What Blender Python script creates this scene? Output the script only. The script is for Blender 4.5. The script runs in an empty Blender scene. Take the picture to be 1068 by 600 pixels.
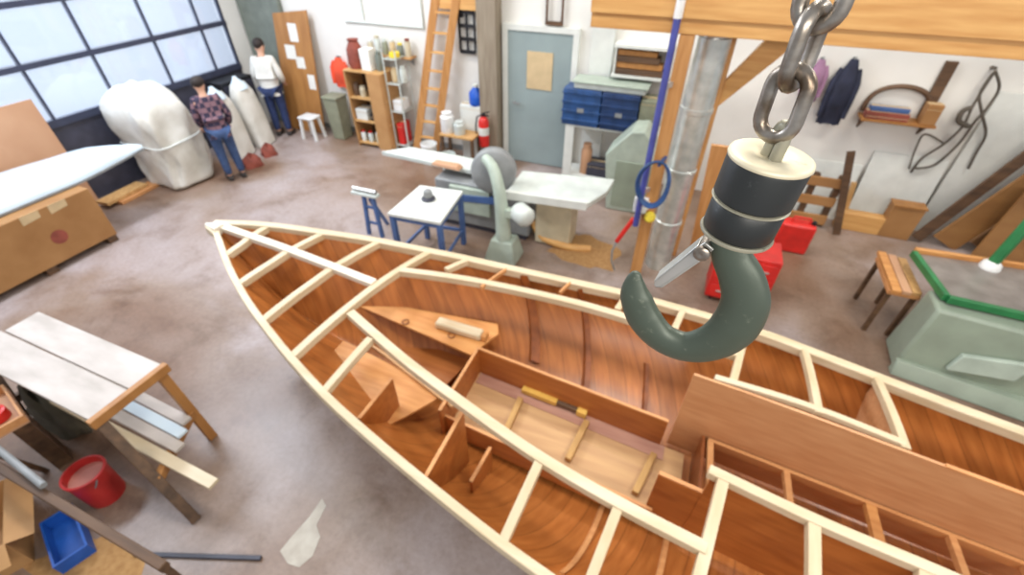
import bpy, bmesh, math, random
from mathutils import Vector as V, Matrix, Euler
random.seed(7)
sc = bpy.context.scene
COL = sc.collection
PI = math.pi
# ---------------------------------------------------------------- survey of the place (camera pose -> points on real planes)
F = 475.0; TH = math.radians(40); YAW = math.atan(.4); CH = 3.6
ct, st, cy_, sy_ = math.cos(TH), math.sin(TH), math.cos(YAW), math.sin(YAW)
CAM = V((0, 0, CH))
def ray(px, py):
    x = px-534; u = 300-py
    fw = F*ct+u*st; v = -F*st+u*ct
    return V((x*cy_-fw*sy_, x*sy_+fw*cy_, v))
def AZ(px, py, z=0.0):
    d = ray(px, py); return CAM+d*((z-CH)/d.z)
def AY(px, py, y):
    d = ray(px, py); return CAM+d*(y/d.y)
def AX(px, py, x):
    d = ray(px, py); return CAM+d*(x/d.x)

# ---------------------------------------------------------------- mesh builder
class MB:
    def __init__(s, M=None):
        s.v = []; s.f = []; s.s = []; s.M = M
    def add(s, vs, fs, smooth=False):
        n = len(s.v)
        s.v += [(s.M @ V(p)) if s.M else V(p) for p in vs]
        for f in fs:
            s.f.append([n+i for i in f]); s.s.append(smooth)
        return s
    def hexa(s, p):
        return s.add(p, [(0,3,2,1),(4,5,6,7),(0,1,5,4),(1,2,6,5),(2,3,7,6),(3,0,4,7)])
    def box(s, x0, x1, y0, y1, z0, z1):
        return s.hexa([(x0,y0,z0),(x1,y0,z0),(x1,y1,z0),(x0,y1,z0),(x0,y0,z1),(x1,y0,z1),(x1,y1,z1),(x0,y1,z1)])
    def bar(s, a, b, w, h, up=(0,0,1)):
        a = V(a); b = V(b); d = (b-a).normalized(); u = V(up)
        if abs(d.dot(u)) > .99: u = V((1,0,0))
        r = d.cross(u).normalized(); u = r.cross(d)
        r = r*w/2; u = u*h/2
        return s.hexa([a-r-u, a+r-u, b+r-u, b-r-u, a-r+u, a+r+u, b+r+u, b-r+u])
    def prism(s, poly, off):
        n = len(poly); o = V(off); p = [V(q) for q in poly]
        return s.add(p+[q+o for q in p], [tuple(range(n-1,-1,-1)), tuple(range(n,2*n))]+[(i,(i+1)%n,n+(i+1)%n,n+i) for i in range(n)])
    def tube(s, pts, r, n=10, flat=None, closed=False):
        # flat = (normal, k): squash by k along the given direction
        pts = [V(p) for p in pts]; m = len(pts); vs = []; fs = []
        rr = r if isinstance(r, (list, tuple)) else [r]*m
        prev = None
        for i in range(m):
            if closed: t = (pts[(i+1)%m]-pts[i-1]).normalized()
            else: t = (pts[min(i+1,m-1)]-pts[max(i-1,0)]).normalized()
            if flat: a = V(flat[0]).normalized()
            else:
                a = prev if prev else (V((0,0,1)) if abs(t.z) < .9 else V((1,0,0)))
            a = (a-t*a.dot(t)).normalized(); prev = a
            b = t.cross(a)
            for k in range(n):
                q = 2*PI*k/n
                vs.append(pts[i]+(a*math.cos(q)*(flat[1] if flat else 1)+b*math.sin(q))*rr[i])
        for i in range(m if closed else m-1):
            for k in range(n):
                j = (i+1)%m
                fs.append((i*n+k, i*n+(k+1)%n, j*n+(k+1)%n, j*n+k))
        s.add(vs, fs, True)
        if not closed:
            s.add(vs[:n], [tuple(range(n-1,-1,-1))]); s.add(vs[-n:], [tuple(range(n))])
        return s
    def cyl(s, a, b, r0, r1=None, n=20):
        return s.tube([a,b], [r0, r0 if r1 is None else r1], n)
    def lathe(s, prof, o=(0,0,0), ax=(0,0,1), n=28, smooth=True):
        o = V(o); ax = V(ax).normalized(); a = V((1,0,0)) if abs(ax.x) < .9 else V((0,1,0))
        a = (a-ax*a.dot(ax)).normalized(); b = ax.cross(a); vs = []; fs = []
        for (r, z) in prof:
            for k in range(n):
                q = 2*PI*k/n; vs.append(o+ax*z+(a*math.cos(q)+b*math.sin(q))*max(r,1e-4))
        for i in range(len(prof)-1):
            for k in range(n): fs.append((i*n+k, i*n+(k+1)%n, (i+1)*n+(k+1)%n, (i+1)*n+k))
        return s.add(vs, fs, smooth)
    def ell(s, c, rx, ry, rz, n=16, m=10):
        c = V(c); vs = []; fs = []
        for i in range(m+1):
            t = PI*i/m
            for k in range(n):
                q = 2*PI*k/n; st_ = max(math.sin(t),1e-3)
                vs.append(c+V((rx*st_*math.cos(q), ry*st_*math.sin(q), rz*math.cos(t))))
        for i in range(m):
            for k in range(n): fs.append((i*n+k, (i+1)*n+k, (i+1)*n+(k+1)%n, i*n+(k+1)%n))
        return s.add(vs, fs, True)
    def ribbon(s, pts, w, h):
        # rectangular bar swept along a path; the points run along the middle of its top face
        pts = [V(p) for p in pts]; m = len(pts); vs = []; fs = []
        for i in range(m):
            t = pts[min(i+1,m-1)]-pts[max(i-1,0)]; t.z = 0; t.normalize()
            r = V((t.y,-t.x,0))*w/2; d = V((0,0,-h))
            vs += [pts[i]-r, pts[i]+r, pts[i]+r+d, pts[i]-r+d]
        for i in range(m-1):
            for k in range(4): fs.append((i*4+k, i*4+(k+1)%4, i*4+4+(k+1)%4, i*4+4+k))
        fs += [(3,2,1,0), tuple(range(4*m-4,4*m))]
        return s.add(vs, fs)
    def sheet(s, rows, th):
        # grid of points thickened downwards/backwards by the vector th
        nr = len(rows); nc = len(rows[0]); a = [V(p) for r in rows for p in r]; b = [p+V(th) for p in a]; N = len(a); fs = []
        for i in range(nr-1):
            for j in range(nc-1):
                q = (i*nc+j, i*nc+j+1, (i+1)*nc+j+1, (i+1)*nc+j)
                fs += [q, tuple(N+k for k in reversed(q))]
        edge = [i for i in range(nc)]+[(i+1)*nc-1 for i in range(1,nr)]+[(nr-1)*nc+j for j in range(nc-2,-1,-1)]+[i*nc for i in range(nr-2,0,-1)]
        for i in range(len(edge)):
            x, y = edge[i], edge[(i+1)%len(edge)]; fs.append((y, x, N+x, N+y))
        return s.add(a+b, fs, True)

WO = {}
def build(mb, name, mat, parent=None, bevel=0, sub=0, recalc=True, mods=None, label=None, ang=40):
    me = bpy.data.meshes.new(name)
    o = V(WO[parent.name]) if parent else V((0,0,0))
    if not parent:
        mn = [min(p[i] for p in mb.v) for i in range(3)]; mx = [max(p[i] for p in mb.v) for i in range(3)]
        o = V(((mn[0]+mx[0])/2, (mn[1]+mx[1])/2, mn[2]))
    me.from_pydata([tuple(p-o) for p in mb.v], [], mb.f)
    me.polygons.foreach_set('use_smooth', mb.s)
    bm = bmesh.new(); bm.from_mesh(me)
    bmesh.ops.remove_doubles(bm, verts=bm.verts, dist=1e-5)
    if recalc: bmesh.ops.recalc_face_normals(bm, faces=bm.faces)
    bm.to_mesh(me); bm.free()
    me.set_sharp_from_angle(angle=math.radians(ang))
    ob = bpy.data.objects.new(name, me); COL.objects.link(ob)
    me.materials.append(mat)
    if parent: ob.parent = parent
    else: ob.location = o
    WO[ob.name] = o
    if bevel:
        b = ob.modifiers.new('bevel', 'BEVEL'); b.width = bevel; b.segments = 2; b.limit_method = 'ANGLE'; b.angle_limit = .6
    if sub:
        b = ob.modifiers.new('sub', 'SUBSURF'); b.levels = sub; b.render_levels = sub
    if label: ob['label'] = label
    return ob
def tag(o, label, cat, group=None, kind=None):
    o['label'] = label; o['category'] = cat
    if group: o['group'] = group
    if kind: o['kind'] = kind
    return o
def thing(name, label, cat, loc, group=None):
    o = bpy.data.objects.new(name, None); COL.objects.link(o); o.location = loc; o.empty_display_size = .1
    WO[o.name] = V(loc)
    return tag(o, label, cat, group)
def solo(mb, name, mat, label, cat, group=None, **k):
    return tag(build(mb, name, mat, None, **k), label, cat, group)
def struct(mb, name, mat, parent=None, **k):
    o = build(mb, name, mat, parent, **k)
    if not parent: o['kind'] = 'structure'
    return o
def TR(loc, rz=0, rx=0, ry=0):
    return Matrix.Translation(loc) @ Euler((rx, ry, rz)).to_matrix().to_4x4()

# ---------------------------------------------------------------- materials
def lin(c):
    return tuple((x/255/12.92 if x/255 <= .04045 else ((x/255+.055)/1.055)**2.4) for x in c)
def base(name):
    m = bpy.data.materials.new(name); m.use_nodes = True
    return m, m.node_tree.nodes, m.node_tree.links, m.node_tree.nodes['Principled BSDF']
def paint(name, c, rough=.5, metal=0, var=.12, scale=6, bump=0, c2=None, stretch=(1,1,1), rot=(0,0,0), detail=4, spec=.5):
    """flat colour broken up by object-space noise; c, c2 in 0..255 sRGB"""
    m, N, L, b = base(name)
    a = lin(c); d = lin(c2) if c2 else tuple(x*(1-var*2) for x in a)
    a = a if c2 else tuple(min(1, x*(1+var)) for x in a)
    tc = N.new('ShaderNodeTexCoord'); mp = N.new('ShaderNodeMapping'); mp.inputs['Scale'].default_value = stretch; mp.inputs['Rotation'].default_value = rot
    nz = N.new('ShaderNodeTexNoise'); nz.inputs['Scale'].default_value = scale; nz.inputs['Detail'].default_value = detail
    cr = N.new('ShaderNodeValToRGB'); e = cr.color_ramp.elements
    e[0].position = .3; e[1].position = .7; e[0].color = (*d,1); e[1].color = (*a,1)
    L.new(tc.outputs['Object'], mp.inputs['Vector']); L.new(mp.outputs[0], nz.inputs['Vector']); L.new(nz.outputs['Fac'], cr.inputs[0]); L.new(cr.outputs[0], b.inputs['Base Color'])
    b.inputs['Roughness'].default_value = rough; b.inputs['Metallic'].default_value = metal; b.inputs['Specular IOR Level'].default_value = spec
    if bump:
        bp = N.new('ShaderNodeBump'); bp.inputs['Strength'].default_value = bump; bp.inputs['Distance'].default_value = .02
        L.new(nz.outputs['Fac'], bp.inputs['Height']); L.new(bp.outputs[0], b.inputs['Normal'])
    return m
def wood(name, c, c2, axis='x', rough=.5, scale=3.0, k=14, **kw):
    s = {'x': (1,k,k), 'y': (k,1,k), 'z': (k,k,1)}[axis]
    return paint(name, c, rough, c2=c2, scale=scale, stretch=s, **kw)

M = {}
M['spruce'] = wood('pale spruce', (208,192,164), (192,172,138), 'x', .5, 2, 6)
M['spruce_y'] = wood('pale spruce across', (206,188,158), (188,166,130), 'y', .5, 2, 6)
M['rail'] = wood('planed rail wood', (206,190,162), (190,170,136), 'x', .45, 2, 8)
M['king'] = wood('white primed wood', (222,214,198), (208,196,174), 'x', .5, 2, 4)
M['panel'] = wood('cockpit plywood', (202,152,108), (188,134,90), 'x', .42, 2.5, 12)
M['ply'] = wood('warm plywood', (172,104,48), (150,84,34), 'x', .45, 2.5, 8)
M['ply_dark'] = wood('dark plywood', (140,76,30), (112,58,22), 'z', .45, 2.5, 8)
M['edge'] = wood('cut plywood edge', (206,150,96), (188,128,78), 'x', .5, 3, 8)
M['sole'] = wood('pale sole boards', (196,156,108), (176,134,92), 'x', .5, 2, 8)
M['berth'] = wood('berth boards', (208,150,88), (184,120,62), 'x', .5, 2.5, 8)
M['batten'] = wood('weathered batten', (190,148,88), (160,118,64), 'y', .55, 3, 8)
M['timber'] = wood('orange framing timber', (216,168,104), (194,140,78), 'x', .5, 2, 10)
M['timber_z'] = wood('orange framing post', (198,146,90), (172,118,64), 'z', .5, 2, 10)
M['pine'] = wood('pine', (206,164,108), (180,134,80), 'z', .55, 2, 10)
M['brownboard'] = wood('brown board', (176,124,68), (154,104,54), 'z', .55, 1.5, 6)
M['sheetwood'] = wood('brown sheet', (150,108,62), (134,92,50), 'x', .6, 1.5, 4)
M['oldbrown'] = wood('old brown board', (128,92,58), (104,74,46), 'x', .6, 1.5, 4)
M['darkwood'] = wood('dark timber', (104,76,52), (70,50,34), 'x', .6, 2, 8)
M['oldwood'] = wood('grey post wood', (150,138,120), (128,114,96), 'z', .65, 2, 8)
M['whitewood'] = paint('painted bench boards', (196,186,178), .5, c2=(168,158,148), scale=2.5, stretch=(1,3,3), detail=6)
M['card'] = paint('cardboard', (186,142,92), .7, c2=(170,124,76), scale=3)
M['card2'] = paint('brown carton', (168,124,76), .7, c2=(150,106,60), scale=3)
M['tan'] = paint('tan panel', (196,152,118), .6, c2=(184,138,104), scale=2)
M['white'] = paint('white paint', (214,216,210), .5, var=.04)
M['wall'] = paint('white wall', (230,228,222), .7, c2=(216,213,206), scale=1.2)
M['plastic_white'] = paint('white plastic', (228,228,226), .3, var=.05)
M['wrap'] = paint('white wrapping', (226,224,216), .35, c2=(196,192,180), scale=3, bump=.6)
M['paper'] = paint('paper', (226,224,216), .7, var=.04)
M['buff'] = paint('buff paper', (200,176,136), .7, var=.06)
M['black'] = paint('black', (26,26,30), .5, var=.2)
M['charcoal'] = paint('charcoal panel', (62,62,74), .45, var=.12)
M['frame_dark'] = paint('dark door rail', (58,62,80), .4, var=.1)
M['greygreen'] = paint('grey green paint', (116,122,112), .55, var=.1)
M['door'] = paint('grey door paint', (142,156,156), .45, var=.05, scale=2)
M['blue'] = paint('blue plastic', (44,78,128), .4, var=.2)
M['bluepipe'] = paint('blue pipe', (72,78,150), .4, var=.12)
M['blueleg'] = paint('blue steel', (70,98,148), .45, var=.12)
M['navy'] = paint('navy cloth', (38,42,62), .85, var=.25)
M['purple'] = paint('mauve cloth', (150,112,140), .85, var=.12)
M['red'] = paint('red paint', (206,40,34), .4, var=.1)
M['redbrown'] = paint('red brown cloth', (142,72,58), .8, var=.2)
M['orange'] = paint('orange red cloth', (232,84,52), .8, var=.1)
M['yellow'] = paint('yellow plastic', (232,206,60), .45, var=.08)
M['steel'] = paint('bright steel', (200,200,196), .3, metal=.65, var=.1)
M['duct'] = paint('galvanised duct', (222,226,222), .3, metal=.6, c2=(186,194,190), scale=9)
M['grey'] = paint('grey metal', (136,138,138), .5, var=.1)
M['ltgrey'] = paint('light machine grey', (200,206,200), .4, var=.06)
M['machine'] = paint('pale green machine paint', (170,182,168), .42, var=.08)
M['machine2'] = paint('sage machine paint', (148,160,142), .42, c2=(132,142,126), scale=3)
M['castiron'] = paint('cast iron', (150,142,136), .35, c2=(122,114,108), scale=5, metal=.3)
M['green'] = paint('green paint', (44,122,70), .4, var=.12)
M['beige'] = paint('beige paint', (196,184,156), .5, var=.08)
M['paleblue'] = paint('pale blue gelcoat', (214,228,236), .22, c2=(200,216,228), scale=1.5)
M['olive'] = paint('olive plastic', (138,140,118), .5, var=.1)
M['jeans'] = paint('denim', (62,84,122), .85, c2=(44,62,98), scale=14)
M['jeans_dark'] = paint('dark denim', (42,58,100), .85, c2=(30,42,76), scale=14)
M['skin'] = paint('skin', (206,160,134), .5, var=.05)
M['hair'] = paint('dark hair', (44,34,30), .7, var=.2)
M['shirt_white'] = paint('white shirt', (222,220,212), .85, var=.06)
M['shoe'] = paint('shoe', (54,48,46), .6, var=.15)
M['rope'] = paint('dark rope', (92,84,74), .8, var=.2)
M['redbucket'] = paint('faded red bucket', (190,48,44), .45, c2=(166,34,32), scale=5)
# plaid
def mk_plaid():
    m, N, L, b = base('dark plaid')
    tc = N.new('ShaderNodeTexCoord'); ch = N.new('ShaderNodeTexChecker'); ch.inputs['Scale'].default_value = 14
    ch.inputs['Color1'].default_value = (*lin((52,46,66)),1); ch.inputs['Color2'].default_value = (*lin((128,96,104)),1)
    L.new(tc.outputs['Object'], ch.inputs['Vector']); L.new(ch.outputs[0], b.inputs['Base Color']); b.inputs['Roughness'].default_value = .9
    return m
M['plaid'] = mk_plaid()
# laminated hull veneer: diagonal strips with thin seams
def mk_veneer():
    m, N, L, b = base('hull veneer')
    tc = N.new('ShaderNodeTexCoord'); mp = N.new('ShaderNodeMapping'); mp.inputs['Rotation'].default_value = (0, math.radians(38), 0)
    mp2 = N.new('ShaderNodeMapping'); mp2.inputs['Scale'].default_value = (14,2,1.2)
    nz = N.new('ShaderNodeTexNoise'); nz.inputs['Scale'].default_value = 2.2; nz.inputs['Detail'].default_value = 5
    cr = N.new('ShaderNodeValToRGB'); e = cr.color_ramp.elements; e[0].position = .28; e[1].position = .74
    e[0].color = (*lin((150,86,38)),1); e[1].color = (*lin((178,110,54)),1)
    sx = N.new('ShaderNodeSeparateXYZ'); ml = N.new('ShaderNodeMath'); ml.operation = 'MULTIPLY'; ml.inputs[1].default_value = 9
    fl = N.new('ShaderNodeMath'); fl.operation = 'FLOOR'; wn = N.new('ShaderNodeTexWhiteNoise'); wn.noise_dimensions = '1D'
    fr = N.new('ShaderNodeMath'); fr.operation = 'FRACT'; lt = N.new('ShaderNodeMath'); lt.operation = 'LESS_THAN'; lt.inputs[1].default_value = .05
    mr = N.new('ShaderNodeMapRange'); mr.inputs['To Min'].default_value = .88; mr.inputs['To Max'].default_value = 1.1
    mm = N.new('ShaderNodeMix'); mm.data_type = 'RGBA'; mm.blend_type = 'MULTIPLY'; mm.inputs[0].default_value = 1
    m2 = N.new('ShaderNodeMix'); m2.data_type = 'RGBA'; m2.inputs[7].default_value = (*lin((98,54,22)),1)
    L.new(tc.outputs['Object'], mp.inputs[0]); L.new(mp.outputs[0], mp2.inputs[0]); L.new(mp2.outputs[0], nz.inputs['Vector']); L.new(nz.outputs['Fac'], cr.inputs[0])
    L.new(mp.outputs[0], sx.inputs[0]); L.new(sx.outputs[0], ml.inputs[0]); L.new(ml.outputs[0], fl.inputs[0]); L.new(fl.outputs[0], wn.inputs['W'])
    L.new(ml.outputs[0], fr.inputs[0]); L.new(fr.outputs[0], lt.inputs[0]); L.new(wn.outputs['Value'], mr.inputs[0])
    L.new(cr.outputs[0], mm.inputs[6]); L.new(mr.outputs[0], mm.inputs[7])
    ml2 = N.new('ShaderNodeMath'); ml2.operation = 'MULTIPLY'; ml2.inputs[1].default_value = .55; L.new(lt.outputs[0], ml2.inputs[0])
    L.new(ml2.outputs[0], m2.inputs[0]); L.new(mm.outputs[2], m2.inputs[6]); L.new(m2.outputs[2], b.inputs['Base Color'])
    b.inputs['Roughness'].default_value = .3
    return m
M['veneer'] = mk_veneer()
def mk_floor():
    m, N, L, b = base('worn concrete')
    tc = N.new('ShaderNodeTexCoord')
    def noise(scale, detail=6, rough=.6, dist=0):
        n = N.new('ShaderNodeTexNoise'); n.inputs['Scale'].default_value = scale; n.inputs['Detail'].default_value = detail; n.inputs['Roughness'].default_value = rough; n.inputs['Distortion'].default_value = dist
        L.new(tc.outputs['Object'], n.inputs['Vector']); return n
    def ramp(n, stops):
        c = N.new('ShaderNodeValToRGB'); e = c.color_ramp.elements
        while len(e) < len(stops): e.new(.5)
        for el, (p, col) in zip(e, stops): el.position = p; el.color = (*lin(col),1)
        L.new(n.outputs['Fac'], c.inputs[0]); return c
    n1 = noise(.42, 4, .5, .5); n2 = noise(1.7, 8, .65, .3); n3 = noise(22, 6, .7)
    c1 = ramp(n1, [(.36,(134,106,86)), (.48,(156,136,122)), (.60,(178,165,162))])
    c2 = ramp(n2, [(.3,(172,150,128)), (.48,(228,222,216)), (.72,(246,246,248))])
    c3 = ramp(n3, [(.25,(205,200,195)), (.6,(255,255,255))])
    x1 = N.new('ShaderNodeMix'); x1.data_type = 'RGBA'; x1.blend_type = 'MULTIPLY'; x1.inputs[0].default_value = .8
    x2 = N.new('ShaderNodeMix'); x2.data_type = 'RGBA'; x2.blend_type = 'MULTIPLY'; x2.inputs[0].default_value = .6
    L.new(c1.outputs[0], x1.inputs[6]); L.new(c2.outputs[0], x1.inputs[7]); L.new(x1.outputs[2], x2.inputs[6]); L.new(c3.outputs[0], x2.inputs[7])
    L.new(x2.outputs[2], b.inputs['Base Color'])
    rr = N.new('ShaderNodeMapRange'); rr.inputs['To Min'].default_value = .22; rr.inputs['To Max'].default_value = .46; L.new(n2.outputs['Fac'], rr.inputs[0]); L.new(rr.outputs[0], b.inputs['Roughness'])
    bp = N.new('ShaderNodeBump'); bp.inputs['Strength'].default_value = .12; bp.inputs['Distance'].default_value = .01; L.new(n3.outputs['Fac'], bp.inputs['Height']); L.new(bp.outputs[0], b.inputs['Normal'])
    return m
M['floor'] = mk_floor()
def mk_glass():
    m, N, L, b = base('door glazing'); N.remove(b)
    t = N.new('ShaderNodeBsdfTransparent'); t.inputs[0].default_value = (.95,.97,1,1)
    g = N.new('ShaderNodeBsdfGlossy'); g.inputs['Roughness'].default_value = .05; g.inputs[0].default_value = (.9,.95,1,1)
    d = N.new('ShaderNodeBsdfTranslucent'); d.inputs[0].default_value = (.85,.9,1,1)
    x = N.new('ShaderNodeMixShader'); x.inputs[0].default_value = .06; y = N.new('ShaderNodeMixShader'); y.inputs[0].default_value = .25
    L.new(t.outputs[0], y.inputs[1]); L.new(d.outputs[0], y.inputs[2]); L.new(y.outputs[0], x.inputs[1]); L.new(g.outputs[0], x.inputs[2])
    L.new(x.outputs[0], N['Material Output'].inputs[0]); return m
M['glass'] = mk_glass()
# worn dark enamel of the hook and collar
def mk_hook(name, c, worn, amount, rough):
    m, N, L, b = base(name)
    tc = N.new('ShaderNodeTexCoord'); nz = N.new('ShaderNodeTexNoise'); nz.inputs['Scale'].default_value = 45; nz.inputs['Detail'].default_value = 8; nz.inputs['Roughness'].default_value = .7
    cr = N.new('ShaderNodeValToRGB'); e = cr.color_ramp.elements; e[0].position = amount; e[1].position = amount+.12
    e[0].color = (*lin(c),1); e[1].color = (*lin(worn),1)
    L.new(tc.outputs['Object'], nz.inputs['Vector']); L.new(nz.outputs['Fac'], cr.inputs[0]); L.new(cr.outputs[0], b.inputs['Base Color'])
    b.inputs['Roughness'].default_value = rough; b.inputs['Metallic'].default_value = .25
    bp = N.new('ShaderNodeBump'); bp.inputs['Strength'].default_value = .25; bp.inputs['Distance'].default_value = .001; L.new(nz.outputs['Fac'], bp.inputs['Height']); L.new(bp.outputs[0], b.inputs['Normal'])
    return m
M['hook'] = mk_hook('worn green grey hook paint', (76,85,74), (118,124,108), .6, .42)
M['collar'] = mk_hook('dark swivel housing', (44,46,46), (78,80,80), .62, .4)
M['collar_top'] = mk_hook('worn cream metal', (214,204,176), (170,156,126), .6, .5)
M['ring'] = mk_hook('worn brass ring', (150,146,128), (96,94,86), .6, .4)
def mk_chain():
    m, N, L, b = base('dull chain steel')
    tc = N.new('ShaderNodeTexCoord'); nz = N.new('ShaderNodeTexNoise'); nz.inputs['Scale'].default_value = 30; nz.inputs['Detail'].default_value = 6
    cr = N.new('ShaderNodeValToRGB'); e = cr.color_ramp.elements; e[0].position = .35; e[1].position = .68; e[0].color = (*lin((112,98,84)),1); e[1].color = (*lin((178,172,164)),1)
    L.new(tc.outputs['Object'], nz.inputs['Vector']); L.new(nz.outputs['Fac'], cr.inputs[0]); L.new(cr.outputs[0], b.inputs['Base Color'])
    b.inputs['Metallic'].default_value = .85; b.inputs['Roughness'].default_value = .34; return m
M['chain'] = mk_chain()
WORLD=.54; LAMP=92; DOORL=165; FRONTL=125; COOL=420; EXPO=0.0
# ================================================================= SETTING
WB = 7.45   # back wall plane
WL = -8.55  # left wall plane
fl = MB().add([(-9.2,-3,0),(6.6,-3,0),(6.6,7.7,0),(-9.2,7.7,0)], [(0,1,2,3)])
fo = struct(fl, 'floor', M['floor'])
struct(MB().box(-9.2,6.6,WB,WB+.15,0,5.2), 'wall_back', M['wall'])
# left wall around the big glazed door
DY0, DY1, DZ1 = 0.2, 7.0, 3.2
wl = MB().box(WL-.15,WL,DY1,WB,0,5.2).box(WL-.15,WL,-3,DY0,0,5.2).box(WL-.15,WL,DY0,DY1,DZ1+.03,5.2)
struct(wl, 'wall_left', M['wall'])
# sectional door: solid lower section, glazed sections above
d1 = bpy.data.objects.new('door_1', None); COL.objects.link(d1); d1.location = (WL,DY0,0); WO['door_1'] = V((WL,DY0,0)); d1['kind'] = 'structure'
build(MB().box(WL-.06,WL-.01,DY0,DY1,0,1.14), 'solid_section', M['charcoal'], d1)
ys = [AX(*p, WL).y for p in [(23,72),(96,56),(162,45),(212,35),(262,30)]]
st_ = [.35, 1.35, 2.35] + ys
ys_all = [y for y in st_ if y < ys[0]-.4]+ys
rails = MB()
for z, w in ((1.19,.10),(1.93,.07),(2.62,.07),(3.17,.06)): rails.box(WL-.06,WL+.02,DY0,DY1,z-w/2,z+w/2)
build(rails, 'door_rail', M['frame_dark'], d1)
for y in ys_all:
    build(MB().box(WL-.05,WL+.005,y-.017,y+.017,1.2,3.15), 'mullion', M['frame_dark'], d1)
build(MB().box(WL-.05,WL+.005,DY1-.05,DY1,1.2,3.15), 'door_stile', M['frame_dark'], d1)
yl = [DY0]+ys_all+[DY1]
for i in range(len(yl)-1):
    for z0, z1 in ((1.24,1.89),(1.97,2.58),(2.66,3.14)):
        build(MB().box(WL-.034,WL-.03,yl[i]+.02,yl[i+1]-.02,z0,z1), 'pane', M['glass'], d1)
# grey green corner column and pale pilasters
a = AY(283,5,7.2).x
struct(MB().box(WL+.03,a,7.345,WB-.001,0,4.6), 'trim_1', M['greygreen'], bevel=.02)
x0 = AY(618,60,7.4).x
struct(MB().box(x0-.03,x0+.3,7.36,WB-.001,0,4.6), 'trim_2', M['white'])
# grey service door
dx0, dx1 = AY(530,60,7.4).x, AY(597,60,7.4).x
d2 = bpy.data.objects.new('door_2', None); COL.objects.link(d2); d2.location = (dx0,7.4,0); WO['door_2'] = V((dx0,7.4,0)); d2['kind'] = 'structure'
build(MB().box(dx0,dx1,7.39,7.43,0.01,2.13), 'door_leaf', M['door'], d2, bevel=.006)
build(MB().box(dx0-.09,dx0,7.37,WB-.001,0,2.21).box(dx1,dx1+.09,7.37,WB-.001,0,2.21).box(dx0,dx1,7.37,WB-.001,2.13,2.21), 'door_frame', M['white'], d2)
hz = AY(536,106,7.39)
build(MB().cyl((hz.x+.02,7.39,hz.z),(hz.x+.02,7.33,hz.z),.02).bar((hz.x,7.33,hz.z),(hz.x+.13,7.33,hz.z),.02,.025), 'door_handle', M['grey'], d2)
p = AY(550,53,7.385); q = AY(575,95,7.385)
solo(MB().box(p.x,q.x,7.377,7.388,q.z,p.z), 'notice', M['buff'], 'buff paper notice taped to the grey service door', 'notice')
struct(MB().box(WL,dx0-.09,WB-.012,WB-.001,.0,.1), 'baseboard_back', M['grey'])
# conduit on the wall and bracket over the door
c0, c1 = AY(360,22,7.42), AY(440,18,7.42)
solo(MB().cyl((c0.x,7.43,c0.z),(c1.x,7.43,c0.z),.018,n=10).cyl((c1.x,7.43,c0.z-.02),(c1.x,7.43,c0.z+1.2),.018,n=10).cyl((c0.x+.4,7.43,c0.z-.01),(c0.x+.4,7.43,c0.z+.6),.014,n=10), 'conduit', M['ltgrey'], 'thin pale conduit running along the white back wall left of the ladder', 'pipe')
p, q = AY(571,0,7.4), AY(586,25,7.4)
solo(MB().bar((p.x,7.4,p.z+.2),(p.x,7.4,q.z),.03,.03).bar((q.x,7.4,p.z+.2),(q.x,7.4,q.z),.03,.03).bar((p.x-.015,7.4,q.z),(q.x+.015,7.4,q.z),.05,.05).box(p.x,q.x,7.41,WB,p.z+.17,p.z+.2),
     'bracket', M['darkwood'], 'small dark U-shaped bracket on the wall above the right corner of the grey door', 'bracket')
# pale paint spill, a floor mark
sp = MB(); ring = [(300,588),(292,575),(304,560),(322,540),(336,520),(340,528),(330,548),(334,560),(326,580),(312,592)]
sp.add([AZ(*p, .0025) for p in ring], [tuple(range(len(ring)))])
tag(build(sp, 'paint_spill', paint('dried pale paint', (196,190,176), .6, c2=(172,162,148), scale=9)), 'dried pale paint spill on the concrete beside the boat', 'spill')

# ================================================================= BOAT
KC = .11; ZB = .30
def zs(x):
    t = min(max((-0.3-x)/3.8, 0), 1); return 1.0+ZB*t**1.6
def fix(p, zf):
    z = 1.1
    for _ in range(40):
        q = AZ(p[0], p[1], z); z = zf(q.x, q.y)
    return AZ(p[0], p[1], z)
nearP = [fix(p, lambda x,y: zs(x)) for p in [(219,232),(236,282),(257,320),(295,370),(340,420),(396,470),(456,520),(524,575),(556,600)]]
farP = [fix(p, lambda x,y: zs(x)) for p in [(219,231),(260,231),(300,235),(390,248),(480,266),(580,288),(650,303),(740,328),(800,346),(870,373),(935,398),(1000,423),(1068,448)]]
XBOW = nearP[0].x
def yc(x): return 2.0+(-.2-x)*.088
Bn0 = [(p.x, yc(p.x)-p.y) for p in nearP]; Bf0 = [(p.x, p.y-yc(p.x)) for p in farP]
def lerp(t, x):
    if x <= t[0][0]: return t[0][1]
    for (a, b), (c, d) in zip(t, t[1:]):
        if x <= c: return b+(d-b)*(x-a)/(c-a)
    return t[-1][1]
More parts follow.
